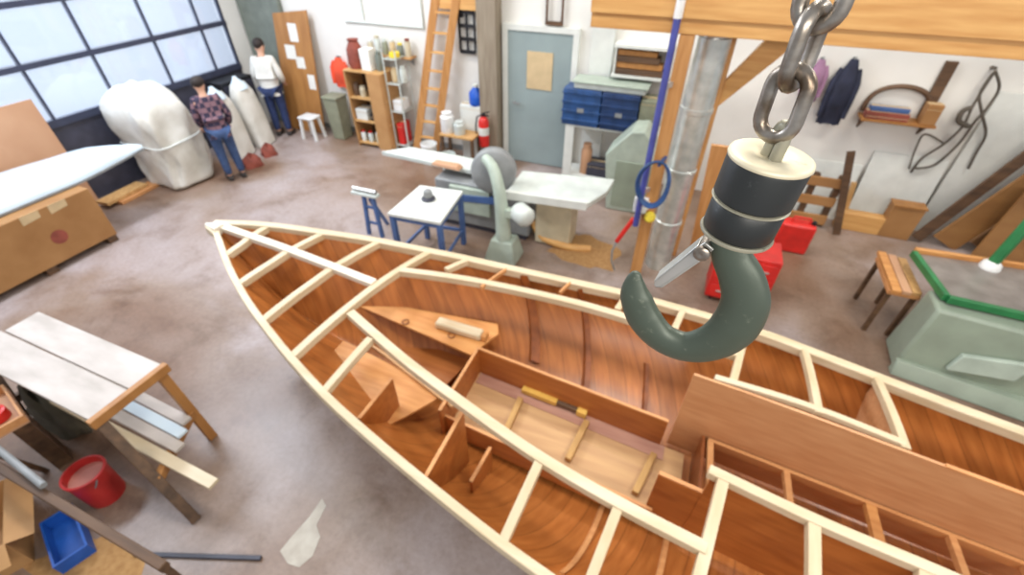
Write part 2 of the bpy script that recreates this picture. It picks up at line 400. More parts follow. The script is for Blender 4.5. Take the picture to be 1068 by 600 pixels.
# the near half is mirrored from the far half where the photo does not show it, and both ends meet on the stem
Bn0 = [q for q in Bn0 if q[0] < -.3]
Bf0[-1:] = [Bf0[-1]]
aft = [(3.2,.93),(4.0,.80),(4.6,.68)]
Bf0 = Bf0+aft
Bn0 = Bn0+[(.1,1.215),(.6,1.225),(1.1,1.2),(1.7,1.13),(2.4,1.03)]+aft
def smooth(t, x):
    w = 0; s = 0
    for k in range(-4,5):
        g = math.exp(-(k/2.2)**2); xx = max(x+k*.07, t[0][0]); s += g*lerp(t, xx); w += g
    f = min(1, max(0, (x-t[0][0])/.35)); return s/w*f+lerp(t, x)*(1-f)
XST = 4.6
def half(x, side):
    b = smooth(Bn0 if side < 0 else Bf0, x)
    k = min(1, max(0, (x-XBOW)/.5)); e = smooth(Bn0 if side > 0 else Bf0, x)
    return max(.012, b)
def deckz(x, y):
    v = y-yc(x); b = half(x, 1 if v > 0 else -1); return zs(x)+KC*max(0, b*b-v*v)
def dk(p): return fix(p, deckz)
def zk(s): return .16+.42*max(0, 1-s/.3)**2
def hullpt(s, t, side, inset=0.0):
    """s 0..1 bow to transom, t 0..1 keel to sheer"""
    u = t*t
    xb = XBOW+.55*(1-u)+inset*1.5
    x = xb+(XST-xb)*s
    xs = XBOW+(XST-XBOW)*s
    b = half(xs, side)
    if s < .02: b = .012+(b-.012)*s/.02
    b = max(.004, b-inset)
    kk = min(1, s/.36); kk = kk*kk*(3-2*kk)
    w = (1-kk)*u**.9+kk*math.sqrt(max(0, 1-(1-u)**2.0))
    z = zk(s)+inset*1.2+(zs(xs)-zk(s)-inset*1.2)*u
    return V((x, yc(x)+side*b*w, z))
def s_of(x): return (x-XBOW)/(XST-XBOW)
boat = thing('wooden_boat', 'unfinished wooden boat hull with open deck beams, filling the workshop floor under the hook', 'boat', (0,yc(0),0))
S = [0,.004,.01,.02,.035,.05]+[.05+.95*i/46 for i in range(1,47)]
def shell(inset, tmax=1.0):
    m = MB(); T = [i/22 for i in range(23)]; rows = []
    for s in S:
        rows.append([hullpt(s, t, -1, inset) for t in reversed(T)]+[hullpt(s, t, 1, inset) for t in T[1:]])
    n = len(rows[0]); m.add([p for r in rows for p in r], [(i*n+j, i*n+j+1, (i+1)*n+j+1, (i+1)*n+j) for i in range(len(rows)-1) for j in range(n-1)], True)
    return m, rows
outer, ro = shell(0.0); inner, ri = shell(.028)
n = len(ro[0]); outer.add(ro[-1], [tuple(range(n))])
build(outer, 'hull_planking', M['king'], boat, recalc=False, ang=60)
build(inner, 'hull_lining', M['veneer'], boat, recalc=False, ang=60)
# keel down to the floor
kp = [hullpt(s, 0, 1) for s in (.06,.15,.3,.5,.7,.85,1)]
kb = MB(); kb.prism([(p.x, yc(p.x)-.03, p.z+.03) for p in kp]+[(4.5,yc(4.5)-.03,0),(kp[1].x+.7,yc(kp[1].x+.7)-.03,0)], (0,.06,0))
build(kb, 'keel', M['ply_dark'], boat)
# rails along both sheers, swept inside the outer edge
def rail(side):
    pts = []
    for s in [.004+.996*i/60 for i in range(61)]:
        x = XBOW+(XST-XBOW)*s; b = half(x, side); pts.append(V((x, yc(x)+side*max(.01,b-(.026 if side < 0 else .033)), zs(x)+.012)))
    return MB().ribbon(pts, .056 if side < 0 else .078, .075)
for sd in (-1,1): build(rail(sd), 'gunwale', M['rail'], boat, bevel=.006)
# stem head
sx = XBOW
build(MB().prism([(sx+.0,yc(sx)-.014,zs(sx)+.018),(sx+.0,yc(sx)+.014,zs(sx)+.018),(sx+.16,yc(sx)+.06,zs(sx)+.018),(sx+.16,yc(sx)-.05,zs(sx)+.018)],(0,0,-.09)), 'stem_head', M['king'], boat, bevel=.008)
def beam(p0, p1, w=.06, h=.06, mat='spruce_y', name='deck_beam', lift=0):
    a, b = dk(p0), dk(p1); pts = []
    for k_ in (0, 1):
        e_ = (a, b)[k_]; v_ = e_.y-yc(e_.x); sg_ = 1 if v_ > 0 else -1; h_ = half(e_.x, sg_)
        if h_-abs(v_) < .24:
            d_ = ((a-b) if k_ == 0 else (b-a)).normalized(); e_ = e_+d_*((h_-.03-abs(v_))/max(.2, abs(d_.y)))
            if k_ == 0: a = e_
            else: b = e_
    for i in range(9):
        q = a.lerp(b, i/8); pts.append(V((q.x, q.y, deckz(q.x, q.y)+lift)))
    return build(MB().ribbon(pts, w, h), name, M[mat], boat, bevel=.004)
def along(ps, w=.06, h=.06, mat='spruce', name='carlin', lift=.004):
    k = [dk(p) for p in ps]; pts = []
    for i in range(len(k)-1):
        for j in range(6):
            # centripetal-ish smoothing through neighbours
            p0 = k[max(i-1,0)]; p1 = k[i]; p2 = k[i+1]; p3 = k[min(i+2,len(k)-1)]; t = j/6
            q = .5*((2*p1)+(-p0+p2)*t+(2*p0-5*p1+4*p2-p3)*t*t+(-p0+3*p1-3*p2+p3)*t**3); pts.append(q)
    pts.append(k[-1])
    pts = [V((q.x,q.y,deckz(q.x,q.y)+lift)) for q in pts]
    return build(MB().ribbon(pts, w, h), name, M[mat], boat, bevel=.004), pts
# fore deck
for a, b in [((238,263),(271,240)),((253,292),(336,243)),((281,327),(394,252)),((309,366),(448,262))]:
    beam(a, b, .062, .06)
along([(223,233),(300,260),(390,295)], .075, .05, 'king', 'king_plank', .014)
# near side half beams
for a, b in [((342,402),(386,352)),((531,550),(563,480)),((616,604),(646,526))]:
    beam(a, b, .055, .055)
for a, b in [((727,612),(756,496)),((850,640),(850,542)),((972,700),(966,590))]:
    beam(a, b, .06, .06)
# far side half beams
for a, b in [((465,280),(495,267)),((644,322),(655,305)),((704,342),(713,322)),((765,398),(779,342)),((855,430),(839,362)),((946,467),(914,391))]:
    beam(a, b, .05, .055)
for a, b in [((516,288),(533,276)),((584,304),(598,291))]:
    beam(a, b, .022, .04, 'edge')
along([(365,325),(420,373),(480,418),(560,474),(640,521),(738,572)], .068, .06)
along([(417,281),(500,293),(600,315),(690,342),(770,369)], .064, .06)
along([(740,489),(850,541),(966,590),(1068,634)], .06, .06)
along([(746,393),(850,425),(946,463)], .045, .05)
# ribs up the inside of the planking
def rib(x, side, w, th, t0=.25, t1=.99, mat='ply_dark', off=.03):
    s = s_of(x); m = MB(); a = []; b = []; T = [t0+(t1-t0)*i/14 for i in range(15)]
    for t in T:
        p = hullpt(s, t, side, off-.004); q = hullpt(s, t, side, off+th); a.append(p); b.append(q)
    vs = []; fs = []
    for p, q in zip(a, b): vs += [p+V((-w/2,0,0)), p+V((w/2,0,0)), q+V((w/2,0,0)), q+V((-w/2,0,0))]
    for i in range(len(T)-1):
        for k in range(4): fs.append((i*4+k, i*4+(k+1)%4, i*4+4+(k+1)%4, i*4+4+k))
    fs += [(3,2,1,0), tuple(range(len(vs)-4,len(vs)))]
    m.add(vs, fs); return build(m, 'rib', M[mat], boat)
rib(-1.18, 1, .085, .03, .45); rib(-.66, 1, .05, .03, .3)
rib(-.1, 1, .03, .02, .3, .62); rib(.4, 1, .03, .02, .3, .62)
rib(-.28, -1, .03, .01, .2, .7, 'edge'); rib(.22, -1, .03, .01, .2, .7, 'edge')
# bulkheads cut to the hull section
def bulk(x, y0, y1, top0, top1, th=.02, mat='ply', name='bulkhead_or_shade_sheet', n=14, bottom=None):
    s = s_of(x); T = [i/60 for i in range(61)]
    def hz_(y):
        side = 1 if y > yc(x) else -1; best = None
        for t in T:
            p = hullpt(s, t, side, .028)
            if (p.y-yc(x))*side >= (y-yc(x))*side: return p.z
        return None
    low = []; up = []
    for i in range(n+1):
        y = y0+(y1-y0)*i/n; z = hz_(y); tz = top0+(top1-top0)*i/n
        if z is None or z > tz-.002: continue
        if bottom: z = max(z, bottom)
        low.append(V((x,y,z))); up.append(V((x,y,tz)))
    poly = low+list(reversed(up))
    b = build(MB().prism(poly, (th,0,0)), name, M[mat], boat)
    if len(up) > 1:
        e = MB().ribbon([up[0]+V((th/2,0,.004)), up[-1]+V((th/2,0,.004))], th+.004, .012); build(e, 'top_edge', M['edge'], b)
    return b
bulk(-1.66, .9, 1.69, .93, .88); bulk(-1.0, .9, 1.57, .97, .97); bulk(-.83, 1.3, 1.62, .62, .55)
bulk(-1.3, 1.72, 2.43, .62, .62, mat='ply')
# longitudinal bunk fronts
def long_panel(pts, z0, z1, th, mat, name, edge=True):
    pts = [V(p) for p in pts]; m = MB()
    for a, b in zip(pts, pts[1:]): m.hexa([(a.x,a.y,z0),(b.x,b.y,z0),(b.x,b.y+th,z0),(a.x,a.y+th,z0),(a.x,a.y,z1),(b.x,b.y,z1),(b.x,b.y+th,z1),(a.x,a.y+th,z1)])
    o = build(m, name, M[mat], boat)
    if edge: build(MB().ribbon([V((p.x,p.y+th/2,z1+.003)) for p in pts], th+.004, .012), 'top_edge', M['edge'], o)
    return o
long_panel([(-1.28,2.41,0),(.36,2.27,0)], .27, .62, .02, 'ply', 'bunk_front')
long_panel([(-1.28,1.76,0),(.36,1.62,0)], .27, .5, .018, 'ply', 'bunk_front')
# sole boards
m = MB().prism([(-1.28,1.78,.3),(.55,1.62,.3),(.55,2.26,.3),(-1.28,2.41,.3)], (0,0,-.018)); build(m, 'cabin_sole', M['sole'], boat)
m = MB().prism([(-1.27,2.29,.306),(.4,2.145,.306),(.4,2.27,.306),(-1.27,2.405,.306)], (0,0,-.006)); build(m, 'sole_margin', paint('mauve tinted sole margin', (176,132,112), .5, c2=(158,112,94), scale=4, stretch=(1,6,6)), boat)
for a, b in [((543,416),(528,450)),((612,440),(592,480)),((682,474),(662,515))]:
    p, q = AZ(*a,.33), AZ(*b,.33); build(MB().bar(p, q, .05, .05), 'sole_bearer', M['batten'], boat, bevel=.004)
# berth flats forward
def flat(ps, z, mat='berth', name='berth_flat', th=.018):
    return build(MB().prism([AZ(*p, z) for p in ps], (0,0,-th)), name, M[mat], boat)
flat([(372,318),(410,318),(519,338),(520,348),(491,370)], .62)
p0, p1, p2, p3 = [AZ(*q, .58) for q in ((376,352),(386,358),(486,420),(470,424))]
build(MB().prism([p0,p1,p2,p3], (0,0,-.03)), 'shelf_rail', M['sole'], boat)
lo = []; up_e = []
for i in range(24):
    x = -2.5+1.18*i/23; s = s_of(x)
    for j in range(60):
        h_ = hullpt(s, j/60, -1, .03)
        if h_.z > .55: break
    yi = yc(x)-.10-.07*i/23; yo = h_.y if x < -1.64 else h_.y+(yi-h_.y)*min(.999,(x+1.64)/.33+.12)
    lo.append(V((x, yo, .55))); up_e.append(V((x, yi, .55)))
ok = [(a_, b_) for a_, b_ in zip(lo, up_e) if b_.y > a_.y+.02]
build(MB().prism([a_ for a_, b_ in ok]+[b_ for a_, b_ in reversed(ok)], (0,0,-.018)), 'berth_flat', M['berth'], boat)

# light hatch rims on the far berth flat
for c in [(423,336),(471,350)]:
    p = AZ(*c,.628); build(MB().lathe([(.035,0),(.035,.004),(.025,.004),(.025,0)], p), 'finger_hole', M['ply_dark'], boat)
flat([(388,352),(408,346),(490,376),(463,404),(440,396)], .36, 'ply', 'forward_sole')
# cockpit
far_top = [dk(p) for p in [(724,391),(850,438),(948,475),(1068,517)]]
d = (far_top[-1]-far_top[0]); ft = [far_top[0], far_top[0]+d*1.6]
PB = .54
def side_panel(a, b, z0, mat):
    n = 8; vs = []; m = MB(); A = []; B = []
    for i in range(n+1):
        q = a.lerp(b, i/n); zt = deckz(q.x, q.y)-.004; A.append(V((q.x,q.y,z0))); B.append(V((q.x,q.y,zt)))
    return build(MB().prism(A+list(reversed(B)), (0,.02,0)), 'cockpit_side', M[mat], boat), B
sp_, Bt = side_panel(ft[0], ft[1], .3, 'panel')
build(MB().ribbon([p+V((0,.01,.008)) for p in Bt if p.x > 1.55], .026, .012), 'top_edge', M['edge'], sp_)
nt = [dk((745,493)), dk((966,592))]; d = nt[1]-nt[0]
sp2, Bt2 = side_panel(nt[0]-d*.0, nt[0]+d*2.2, .34, 'ply')
a = nt[0]; e = (nt[1]-nt[0]).normalized()
m = MB(); p0 = a-e*.26; m.hexa([(p0.x,p0.y,.35),(a.x+.05,a.y,.35),(a.x+.05,a.y+.02,.35),(p0.x,p0.y+.02,.35),(p0.x,p0.y,.90),(a.x+.05,a.y,.90),(a.x+.05,a.y+.02,.90),(p0.x,p0.y+.02,.90)])
b_ = build(m, 'cockpit_side', M['ply'], boat); build(MB().ribbon([(p0.x,p0.y+.01,.905),(a.x+.05,a.y+.01,.905)], .026, .012), 'top_edge', M['edge'], b_)
# cockpit bearers: a rail along the far panel's foot with short cross pieces to the near panel
yb = lambda x: lerp([(ft[0].x,ft[0].y),(ft[1].x,ft[1].y)], x)-.02
rx = [.66,1.2,1.8,2.5,3.0]
build(MB().ribbon([(x, yb(x), PB+.03) for x in rx], .026, .07), 'cockpit_rail', M['edge'], boat)
ny = lambda x: lerp([(nt[0].x,nt[0].y),(nt[0].x+d.x*2.2,nt[0].y+d.y*2.2)], x)+.025
for px in [(742,451),(820,481),(906,514),(990,548),(1068,580)]:
    q = AZ(*px, PB+.03); x = q.x
    build(MB().ribbon([(x, yb(x), PB+.028), (x+.03, ny(x), PB+.028)], .04 if px[0] != 906 else .06, .045), 'cross_bearer', M['edge' if px[0] != 906 else 'berth'], boat)
# dark sheet added for shaded hull bottom at cabin end; then far locker end
m = MB().box(.62,.64,1.72,2.36,.2,.56); build(m, 'bulkhead_or_shade_sheet', M['ply_dark'], boat)
fb = AZ(946,467,1.08)
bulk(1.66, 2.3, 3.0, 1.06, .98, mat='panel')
# ---- loose things lying in the boat
t = thing('bar_clamp', 'yellow bar with a dark middle lying along the far bunk front inside the boat', 'clamp', AZ(578,420,.345))
a, b = AZ(545,406,.345), AZ(612,432,.345)
def seg(u0, u1, w, h, nm, mt): build(MB().bar(a.lerp(b,u0), a.lerp(b,u1), w, h), nm, M[mt], t, bevel=.004)

M['barwood'] = paint('yellow varnished bar', (214,172,84), .45, c2=(192,146,62), scale=6)
seg(0, .55, .05, .05, 'bar', 'barwood'); seg(.55, .86, .036, .036, 'dark_shank', 'darkwood'); seg(.86, 1, .065, .06, 'head', 'barwood')
a, b = AZ(456,336,.66), AZ(503,350,.66)
t = thing('timber_offcut', 'pale rounded timber offcut lying on the far berth flat', 'wood', AZ(480,344,.62))
build(MB().bar(a, b, .10, .075), 'billet', M['spruce'], t, bevel=.02)
dd = (b-a).normalized()
build(MB().bar(b+dd*.002, b+dd*.05, .085, .07), 'end_block', M['berth'], t, bevel=.01)
# ================================================================= HOOK AND CHAIN
DEP = .55
P0 = CAM+ray(788,205)*(DEP/F)
hn = V((-(P0.x), -(P0.y), 0)).normalized()          # horizontal, towards the viewer
hr = V((0,0,1)).cross(hn).normalized()
def AH(px, py, off=0.0):
    d = ray(px, py); c = P0+hn*off; return CAM+d*((c-CAM).dot(hn)/d.dot(hn))
hook = thing('lifting_hook', 'heavy grey-green crane hook hanging on its chain close above the boat', 'hook', tuple(AH(720,380)))
T_ = AH(804,164); B_ = AH(768,241); ax = (T_-B_).normalized(); LL = (T_-B_).length
rt = (AH(848,173)-AH(758,151)).length/2; rb = (AH(806,250)-AH(733,229)).length/2
pr = lambda u: rb+(rt-rb)*u
build(MB().lathe([(0,.02*LL),(pr(0)*.96,.02*LL),(pr(.05),.05*LL),(pr(.42)-.001,.42*LL),(pr(.44)-.003,.44*LL),(pr(.47)-.003,.47*LL),(pr(.49)-.001,.49*LL),(pr(.5)+.001,.5*LL),(pr(.93),.93*LL),(pr(.97)*.97,.97*LL),(0,.97*LL)], B_, ax, 48), 'swivel_housing', M['collar'], hook, ang=50)
for u, r, h in ((.0,.0015,.05),(.45,.0008,.025)):
    build(MB().lathe([(pr(u)-.008,(u-h/2)*LL),(pr(u)+r,(u-h/2)*LL),(pr(u)+r+.001,u*LL),(pr(u)+r,(u+h/2)*LL),(pr(u)-.008,(u+h/2)*LL)], B_, ax, 48), 'ring', M['ring'], hook, ang=60, label='pale worn ring')
rtt = pr(1)
build(MB().lathe([(0,.965*LL),(rtt*1.0,.965*LL),(rtt*1.02,.985*LL),(rtt*1.0,1.02*LL),(rtt*.9,1.035*LL),(rtt*.42,1.03*LL),(rtt*.36,1.0*LL),(0,1.0*LL)], B_, ax, 48), 'top_plate', M['collar_top'], hook, ang=60, label='worn cream top plate')
# eye through the top plate
def spline(P, R=None, k=6):
    o = []; ro_ = []
    for i in range(len(P)-1):
        p0 = P[max(i-1,0)]; p1 = P[i]; p2 = P[i+1]; p3 = P[min(i+2,len(P)-1)]
        for j in range(k):
            t = j/k; o.append(.5*((2*p1)+(-p0+p2)*t+(2*p0-5*p1+4*p2-p3)*t*t+(-p0+3*p1-3*p2+p3)*t**3))
            if R: ro_.append(R[i]+(R[i+1]-R[i])*t)
    o.append(P[-1]); ro_.append(R[-1] if R else 0)
    return o, ro_
eye = []
ec = B_+ax*(1.0*LL); eh = (AH(812,126)-AH(803,160)).length; ew = .0066
ed = (hr*.75+hn*.66).normalized()
for i in range(15):
    q = PI*i/14; eye.append(ec+ed*(ew*math.cos(q))+ax*(eh*(.45+.55*math.sin(q)) if 0 < i < 14 else -.004))
build(MB().tube(eye, .0072, 12), 'swivel_eye', M['ring'], hook, label='pale steel eye')
# hook body
HP = [((769,236),37),((761,250),42),((763,268),47),((773,290),54),((777,315),57),((766,340),56),((744,357),47),((716,362),39),((690,352),38),((672,332),40),((663,309),35),((662,294),22),((664,284),8)]
pts = [AH(*p) for p, w in HP]
rad = []
for (p, w), c in zip(HP, pts):
    rad.append((AH(p[0]+w/2,p[1])-AH(p[0]-w/2,p[1])).length/2*.92)
P, R = spline(pts, rad, 7)
build(MB().tube(P, R, 24, flat=(hn, .62)), 'hook_body', M['hook'], hook, ang=80)
# safety latch with pivot bolt
la, lb = AH(733,262,.018), AH(686,297,.012)
d = (lb-la).normalized(); sd_ = d.cross(hn).normalized()
w = .0062
lat = MB().prism([la-d*.012-sd_*w*1.2, la+d*.004-sd_*w*1.35, lb-sd_*w*.95, lb+d*.006-sd_*w*.4, lb+d*.006+sd_*w*.5, lb+sd_*w*.95, la+d*.004+sd_*w*1.35, la-d*.012+sd_*w*1.2], hn*-.004)
lat.prism([la-sd_*w*1.3, lb-sd_*w*.95, lb-sd_*w*.95-sd_*.002, la-sd_*w*1.3-sd_*.002], hn*-.03)
lat.prism([la+sd_*w*1.3, lb+sd_*w*.95, lb+sd_*w*.95+sd_*.002, la+sd_*w*1.3+sd_*.002], hn*-.03)
latch = build(lat, 'safety_latch', M['steel'], hook, bevel=.0012, label='bright steel safety latch')
build(MB().lathe([(0,-.04),(.008,-.04),(.008,.004),(.0105,.004),(.0105,.009),(.008,.011),(.004,.0115),(0,.0105)], la, hn, 20), 'pivot_bolt', M['chain'], latch)
# chain links
LO = (AH(838,69)-AH(794,151)).length; wr = .0078; hw = .019; pitch = LO-4*wr
def link(c, ang):
    h = hr*math.cos(ang)+hn*math.sin(ang); s_ = LO/2-wr-hw; pts = []
    for i in range(12): q = PI*i/11; pts.append(c+h*(hw*math.cos(q))+V((0,0,s_+hw*math.sin(q))))
    for i in range(12): q = PI+PI*i/11; pts.append(c+h*(hw*math.cos(q))+V((0,0,-s_+hw*math.sin(q))))
    return MB().tube(pts, wr, 12, closed=True)
c0 = AH(817,109)
for i in range(4):
    build(link(c0+V((0,0,pitch*i)), math.radians(22)+(PI/2)*(i%2)), 'chain_link', M['chain'], hook)
up = MB()
for i in range(4, 27):
    q = link(c0+V((0,0,pitch*i)), math.radians(22)+(PI/2)*(i%2)); up.add(q.v, q.f, True)
build(up, 'upper_chain', M['chain'], hook)

# ================================================================= LEFT SIDE OF THE SHOP
# carton on runners with a pale hull on it
t = thing('shipping_crate', 'brown cardboard crate on low runners under the pale blue hull', 'crate', (-7.65,2.1,0))
x1 = -7.1; y1 = AX(127,250,x1).y; ztop = AX(90,197,x1).z
build(MB().box(-8.2,x1,1.2,y1,.09,ztop), 'carton', M['card2'], t, bevel=.01)
for y in (1.25,2.02,y1-.14): build(MB().box(-8.2,x1-.01,y,y+.12,0,.09), 'runner', M['darkwood'], t)
p = AX(62,247,x1); build(MB().lathe([(.09,0),(.09,.003),(0,.003)], (x1,p.y,p.z), (1,0,0)), 'printed_emblem', M['redbrown'], t, label='faded red printed emblem')
for px in ((28,224),(58,213)):
    p = AX(*px, x1); build(MB().prism([(x1+.002,p.y-.1,ztop-.11),(x1+.002,p.y+.1,ztop-.09),(x1+.002,p.y+.11,ztop-.005),(x1+.002,p.y-.09,ztop-.003)], (.002,0,0)), 'tape', M['buff'], t)
rows = []
zb = ztop+.008
nearE = [(.9,-7.33),(2.0,-7.30),(2.9,-7.30),(3.4,-7.27),(3.7,-7.23),(3.85,-7.2)]
farE = [(.9,-8.36),(2.4,-8.34),(2.9,-8.26),(3.3,-8.02),(3.6,-7.66),(3.78,-7.36),(3.85,-7.21)]
for i in range(33):
    y = .9+2.95*math.sin(PI/2*i/32); xn = lerp(nearE, y); xf = lerp(farE, y); w = (xn-xf)/2; xc = (xn+xf)/2
    lift = .13*max(0,(y-2.9)/.95)**1.5; f = min(1, w/.3)
    rows.append([V((xc+w*a, y, zb+lift+b*(.35+.65*f))) for a, b in ((-1,0),(-1.0,.07),(-.92,.13),(-.5,.19),(0,.21),(.5,.19),(.92,.13),(1.0,.07),(1,0))])
mb = MB(); nc = 9; nr_ = len(rows)-1
mb.add([p for r in rows for p in r], [(i*nc+j, i*nc+j+1, (i+1)*nc+j+1, (i+1)*nc+j) for i in range(nr_) for j in range(8)]+[tuple(range(9)), tuple(nr_*9+k for k in range(8,-1,-1))]+[(i*nc+8, i*nc, (i+1)*nc, (i+1)*nc+8) for i in range(nr_)], True)
hu = thing('upturned_hull', 'pale blue upturned hull with a pointed bow resting on the cardboard crate', 'hull', (-7.8,2.3,zb))
build(mb, 'hull_skin', M['paleblue'], hu, ang=50)
e_ = MB()
for sg in (-1,1):
    e_.ribbon([r[8 if sg > 0 else 0]+V((sg*.008,0,.03)) for r in rows[:-1]], .018, .028)
build(e_, 'gunwale_strip', M['grey'], hu)
p, q = AX(0,112,-8.48), AX(36,110,-8.48)
solo(MB().hexa([(-8.44,.9,0),(-8.44,q.y,0),(-8.41,q.y,0),(-8.41,.9,0),(-8.50,.9,p.z),(-8.50,q.y,p.z),(-8.47,q.y,p.z),(-8.47,.9,p.z)]), 'tan_sheet', M['tan'], 'large tan sheet leaning on the glazed door behind the pale blue hull', 'sheet')
a, b = AZ(108,212,.1), AZ(150,191,.1)
for k, (o, z, nm) in enumerate(((0,0,'lower pale plank of the pair on the floor beside the crate, nearer the white bundle'),(1,.055,'upper tan plank laid across the floor beside the crate'))):
    dv = V((-.05*o, .0, 0)); mm = MB().bar(V((a.x,a.y,.026+z))+dv+V((0,.16*(1-o),0)), V((b.x,b.y,.026+z))+dv+V((0,.16*(1-o),0)), .24, .05)
    solo(mm, 'plank', M['pine'] if o else M['edge'], nm, 'plank', 'planks by the crate', bevel=.004)
# big wrapped bundle
bm_ = MB(); rows_ = 22; cols = 40; vs = []
for i in range(rows_+1):
    t_ = i/rows_; z = 1.56*t_
    for k in range(cols):
        q = 2*PI*k/cols; e = .5
        cx = math.copysign(abs(math.cos(q))**e, math.cos(q)); cy = math.copysign(abs(math.sin(q))**e, math.sin(q))
        s_ = (1-.12*(1-t_)**3)*(1-.6*max(0,(t_-.72)/.28)**2.2)
        wob = 1+.05*math.sin(5*q+7*t_)+.04*math.sin(9*q-11*t_)+.03*math.sin(17*q+23*t_)
        vs.append((-7.90+.48*cx*s_*wob-.04*t_, 4.58+.44*cy*s_*wob+.04*math.sin(6*t_), z+.03*math.sin(4*q+3)*t_))
fs = [(i*cols+k, i*cols+(k+1)%cols, (i+1)*cols+(k+1)%cols, (i+1)*cols+k) for i in range(rows_) for k in range(cols)]
bm_.add(vs, fs+[tuple(range(cols-1,-1,-1)), tuple(rows_*cols+k for k in range(cols))], True)
t = thing('wrapped_bundle', 'bulky white plastic-wrapped bundle standing in front of the glazed door', 'bundle', (-7.90,4.58,0))
build(bm_, 'wrapping', M['wrap'], t, sub=1)
bt = MB()
bt.tube([(-7.92+.495*math.copysign(abs(math.cos(q))**.5,math.cos(q)), 4.58+.455*math.copysign(abs(math.sin(q))**.5,math.sin(q)), .75+.02*math.sin(3*q)) for q in [2*PI*i/36 for i in range(36)]], .012, 6, closed=True)
build(bt, 'strap', M['white'], t)
# two tall white sacks and the cloths at their feet
def sack(x, y, h, tilt, label):
    Mx = TR((x,y,0), math.radians(8), 0, tilt); m = MB(Mx); vs = []; n_ = 24; r_ = 12
    for i in range(r_+1):
        u = i/r_
        for k in range(n_):
            q = 2*PI*k/n_; a = math.copysign(abs(math.cos(q))**.6, math.cos(q)); b = math.copysign(abs(math.sin(q))**.6, math.sin(q))
            s_ = .9+.12*math.sin(PI*u)+.02*math.sin(5*q+9*u); s_ *= (1-.35*max(0,(u-.85)/.15))
            vs.append((.14*b*s_, .235*a*s_, h*u))
    m.add(vs, [(i*n_+k, i*n_+(k+1)%n_, (i+1)*n_+(k+1)%n_, (i+1)*n_+k) for i in range(r_) for k in range(n_)]+[tuple(range(n_-1,-1,-1)), tuple(r_*n_+k for k in range(n_))], True)
    t = thing('tall_sack', label, 'sack', (x,y,0), 'tall white sacks by the glazed door')
    build(m, 'sack_body', M['wrap'], t)
    m2 = MB(Mx); m2.lathe([(.16,h*.9),(.14,h*.97),(.05,h*1.06),(.03,h*1.1)], (0,0,0), (0,0,1), 16); m2.v = [p for p in m2.v]
    build(m2, 'tied_neck', M['paleblue'], t, label='pale blue gathered neck')
sack(-7.70,5.72,1.12,-.13,'tall white sack leaning beside the plaid shirt, nearer of the two')
sack(-7.74,6.28,1.14,-.14,'tall white sack farther back, nearer the person in white')
for px, s_, lb in (((262,172),.17,'red-brown crumpled cloth at the foot of the nearer tall white sack'),((279,161),.14,'red-brown crumpled cloth at the foot of the farther tall white sack')):
    p = AZ(*px); m = MB(); vs = []
    for i in range(7):
        for k in range(14):
            q = 2*PI*k/14; u = i/6; r_ = s_*math.cos(u*PI/2)*(1+.2*math.sin(4*q+i)); vs.append((p.x+.05+r_*math.cos(q), p.y+r_*math.sin(q), .2*math.sin(u*PI/2)*(1+.2*math.sin(3*q))))
    m.add(vs, [(i*14+k, i*14+(k+1)%14, (i+1)*14+(k+1)%14, (i+1)*14+k) for i in range(6) for k in range(14)]+[tuple(range(13,-1,-1))], True)
    solo(m, 'crumpled_cloth', M['redbrown'], lb, 'cloth', 'cloths at the foot of the sacks')
t = thing('dark_corner_box', 'low black box added for the dark corner behind the person in white', 'cabinet', (-8.3,6.35,0))  # black box added to fill the corner's dark gap, door panel and column shadow
build(MB().box(-8.5,-8.12,6.1,6.8,0,1.12), 'cabinet_body', M['black'], t, bevel=.01)
for y in (6.12,6.46): build(MB().box(-8.12,-8.1,y,y+.32,.05,1.05), 'corner_box_front', M['charcoal'], t)

# ---------------------------------------------------------------- people
def skin_mesh(name, verts, edges, mat, parent, root=0, sub=2, label=None):
    me = bpy.data.meshes.new(name); o0 = V(WO[parent.name])
    me.from_pydata([tuple(V(v[0])-o0) for v in verts], edges, [])
    ob = bpy.data.objects.new(name, me); COL.objects.link(ob); ob.parent = parent; WO[ob.name] = o0
    sk = ob.modifiers.new('skin', 'SKIN'); sk.use_smooth_shade = True
    lay = me.skin_vertices[0].data if me.skin_vertices else None
    if lay is None:
        bm = bmesh.new(); bm.from_mesh(me); bm.verts.layers.skin.verify(); bm.to_mesh(me); bm.free(); lay = me.skin_vertices[0].data
    for i, v in enumerate(verts):
        r = v[1]; lay[i].radius = r if isinstance(r, tuple) else (r, r); lay[i].use_root = (i == root)
    s = ob.modifiers.new('sub', 'SUBSURF'); s.levels = sub; s.render_levels = sub
    me.materials.append(mat)
    if label: ob['label'] = label
    return ob
